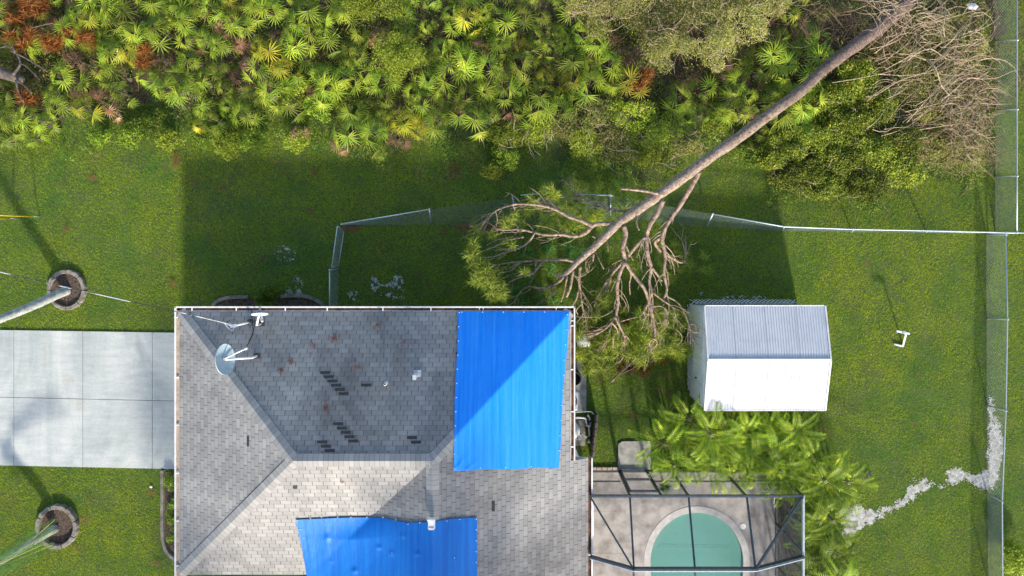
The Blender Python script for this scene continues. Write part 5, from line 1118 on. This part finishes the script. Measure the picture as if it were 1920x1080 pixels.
# ------------------------------------------------------------------ areca palms
def pinnate(V, Fc, base, az, L, lift, rr, npair=18, lw=.038, ll=.34, curl=1.0):
    p = Vector(base); d0 = Vector((math.cos(az), math.sin(az), 0)); sd = Vector((-d0.y, d0.x, 0)); k = npair; el = lift; tw = rr.uniform(-.5, .5); pts = [p.copy()]
    for i in range(k):
        el -= curl*(lift+.55)/k*(.5+1.3*i/k); d = d0*math.cos(el)+Vector((0, 0, math.sin(el))); d0 = (d0+sd*tw*.02).normalized(); sd = Vector((-d0.y, d0.x, 0)); p = p+d*L/k; pts.append(p.copy())
        t = i/k
        if t < .12: continue
        ln = ll*math.sin(math.pi*min(1, .18+t*.80))**.7*rr.uniform(.9, 1.1); up = sd.cross(d)
        if up.z < 0: up = -up
        for s_ in (-1, 1):
            a = (sd*s_*.85+d*.65+up*.38).normalized(); w_ = d*lw; tip = p+a*ln+Vector((0, 0, -ln*.22)); mid = p+a*ln*.55+Vector((0, 0, -ln*.02))
            b = len(V); V += [p, mid-w_*.7, mid+w_*.7, tip]; Fc += [(b, b+1, b+2), (b+1, b+3, b+2)]
    return pts
def make_areca(seed, nf=9, L=(1.0, 1.45), name='areca_palm', mat='areca', hgt=1.5, ll=.27):
    rr = random.Random(seed); root = thing(name, None, 'palm'); V = []; Fc = []; m = MB(); st_ = MB()
    for i in range(nf):
        az = i*2.4+rr.uniform(-.3, .3); e = i/nf; h_ = hgt*rr.uniform(.85, 1.0)-.25*e; b0 = Vector((math.cos(az)*.06, math.sin(az)*.06, h_)); lift = rr.uniform(.9, 1.35)-.65*e
        pts = pinnate(V, Fc, b0, az, rr.uniform(*L), lift, rr, ll=ll); m.tube(pts[::2], [.011*(1-.8*j/13) for j in range(len(pts[::2]))], 4, False)
    for j in range(4): a = j*1.6; st_.tube([(math.cos(a)*.18, math.sin(a)*.18, 0), (math.cos(a)*.08, math.sin(a)*.08, hgt*.6), (math.cos(a)*.04, math.sin(a)*.04, hgt)], [.045, .035, .03], 7)
    np_obj('fronds', [tuple(v) for v in V], Fc, M[mat], root); m.build('midribs', M['rib'], root); st_.build('stem', M['stemgreen'], root, True)
    return root
M['rib'] = weathered('frond_midrib', (.30, .32, .05), (.50, .46, .10), 5, .5, 0); M['stemgreen'] = weathered('cane_stem', (.12, .16, .05), (.30, .30, .12), 6, .6, 0)
ar = [make_areca(300+i, rnd.randint(9, 12), hgt=1.25+.15*i) for i in range(6)]; ru = random.Random(44)
AP = [(1262, 800), (1250, 840), (1290, 832), (1300, 868), (1268, 880), (1330, 812), (1340, 850), (1345, 890), (1372, 820), (1385, 860), (1400, 815), (1415, 850), (1425, 890), (1390, 900), (1455, 812), (1450, 850), (1462, 885), (1490, 810), (1498, 845), (1500, 880), (1520, 905), (1530, 865), (1545, 900), (1565, 885), (1580, 915), (1555, 935), (1530, 950), (1597, 910), (1540, 985), (1560, 975), (1535, 1020), (1560, 1015), (1575, 1045), (1545, 1060), (1520, 1085), (1575, 1090), (1300, 795), (1430, 800), (1480, 915), (1550, 1110)]
for i, (a, b) in enumerate(AP):
    src = ar[i % 6]; zt_ = 1.7; x, y, _ = P(a, b, zt_); s_ = ru.uniform(.72, 1.0); o = src if i < 6 else copy_tree(src, (x, y, 0), ru.uniform(0, 6.28), s_)
    o.location = (x, y, 0); o.rotation_euler[2] = ru.uniform(0, 6.28); o.scale = (s_,)*3
    tag(o, 'bushy areca palm in the bright green clump around the pool cage', 'palm', 'areca palms around the pool cage')
# potted-looking spiky plant inside the cage
V = []; Fc = []; sp_ = thing('spiky_plant', 'spiky green plant inside the pool cage beside its door', 'plant', P(1245, 915, .05)); rr = random.Random(2)
fan(V, Fc, P(1246, 915, .5), (0, 0, 1), (1, 0, 0), .42, 34, rr, 360, .3); fan(V, Fc, P(1246, 915, .62), (0, 0, 1), (0, 1, 0), .3, 22, rr, 360, .1)
np_obj('leaves', [tuple(v) for v in V], Fc, M['frond_green'], sp_); MB().tube([P(1246, 915, .05), P(1246, 915, .6)], .03, 7).build('stem', M['stemgreen'], sp_)
# ------------------------------------------------------------------ two tall palms at the left edge
p1 = thing('tall_palm', 'tall palm with a smooth grey trunk leaning out over the left edge', 'palm', (r1[0], r1[1], 0))
tq = smoothline([P(127, 544, .02), P(110, 551, .35), P(60, 574, 1.1), P(0, 598, 1.9), P(-60, 622, 2.7), P(-150, 655, 3.6)], 5)
MB().tube(tq, [.17-.0022*i+(.006 if i % 2 else 0) for i in range(len(tq))], 14).build('trunk', M['barkgrey'], p1, True)
V = []; Fc = []; m = MB(); rr = random.Random(9)
for i in range(14):
    pts = pinnate(V, Fc, tq[-1], i*2.4, rr.uniform(2.0, 2.5), rr.uniform(.2, 1.1), rr, 34, .02, .5); m.tube(pts[::2], .018, 5, False)
np_obj('fronds', [tuple(v) for v in V], Fc, M['frond_green'], p1); m.build('midribs', M['rib'], p1)
p2 = thing('tall_palm', 'palm at the lower left edge with one long green frond over its concrete ring', 'palm', (r2[0], r2[1], 0))
tq = smoothline([P(105, 990, .02), P(70, 1010, .7), P(20, 1040, 1.3), P(-30, 1072, 1.9)], 5); MB().tube(tq, [.15-.001*i for i in range(len(tq))], 12).build('trunk', M['barkgrey'], p2, True)
V = []; Fc = []; m = MB()
for i, (az, L, lf) in enumerate(((.50, 3.1, .25), (.60, 2.7, .15), (.40, 2.7, .30), (.52, 2.5, .4), (2.4, 2, .5), (3.3, 2, .6), (4.2, 2, .5), (5.0, 1.6, .3), (3.8, 2, 1.), (2.9, 2, .9))):
    pts = pinnate(V, Fc, tq[-1], az, L, lf, rr, 64, .017, .46, .6); m.tube(pts[::2], .010, 5, False)
np_obj('fronds', [tuple(v) for v in V], Fc, M['frond_green'], p2); m.build('midribs', M['rib'], p2)
MB().tube([Vector(tq[-1])-Vector((0, 0, .2)), Vector(tq[-1])+Vector((.28, .10, .1))], [.16, .10], 9).build('boot', M['graybark'], p2)

# ------------------------------------------------------------------ trees standing beyond the lower edge of the photograph
def shade_tree(x, y, hgt, rx, n, seed, label):
    r_ = np.random.RandomState(seed); root = thing('shade_tree', label, 'tree', (x, y, 0)); lobes = 26
    la = r_.uniform(0, 2*np.pi, lobes); lr = np.sqrt(r_.uniform(0, 1, lobes)); lx = x+lr*np.cos(la)*rx; ly = y+lr*np.sin(la)*rx; lz = hgt*(.55+.42*r_.uniform(0, 1, lobes)*np.sqrt(1-lr*lr*.8)); q = r_.uniform(.5, .95, lobes)
    k = r_.randint(0, lobes, n); u = r_.normal(0, .5, (n, 3)); np_leaves(lx[k]+u[:, 0]*q[k], ly[k]+u[:, 1]*q[k], lz[k]+u[:, 2]*q[k]*.7, M['bush_dark'], 'crown', (.10, .18), .9, root)
    m = MB(); m.tube([(x, y, -.1), (x+.1, y, hgt*.3), (x, y+.1, hgt*.6), (x, y, hgt*.9)], [.24, .19, .12, .04], 12)
    for i in range(lobes): m.tube([(x, y, hgt*(.3+.4*(i/lobes))), ((x+lx[i])/2, (y+ly[i])/2, lz[i]-.6), (lx[i], ly[i], lz[i])], [.07, .045, .02], 6, False)
    m.build('trunk', M['graybark'], root); return root
shade_tree(1.0, -23.5, 14.0, 2.4, 15000, 5, 'leafy tree beyond the lower edge, shading the roof valley and lower tarp')
shade_tree(-7.6, -26.0, 13.0, 2.4, 6000, 6, 'smaller leafy tree beyond the lower edge, shading the lower left hip')
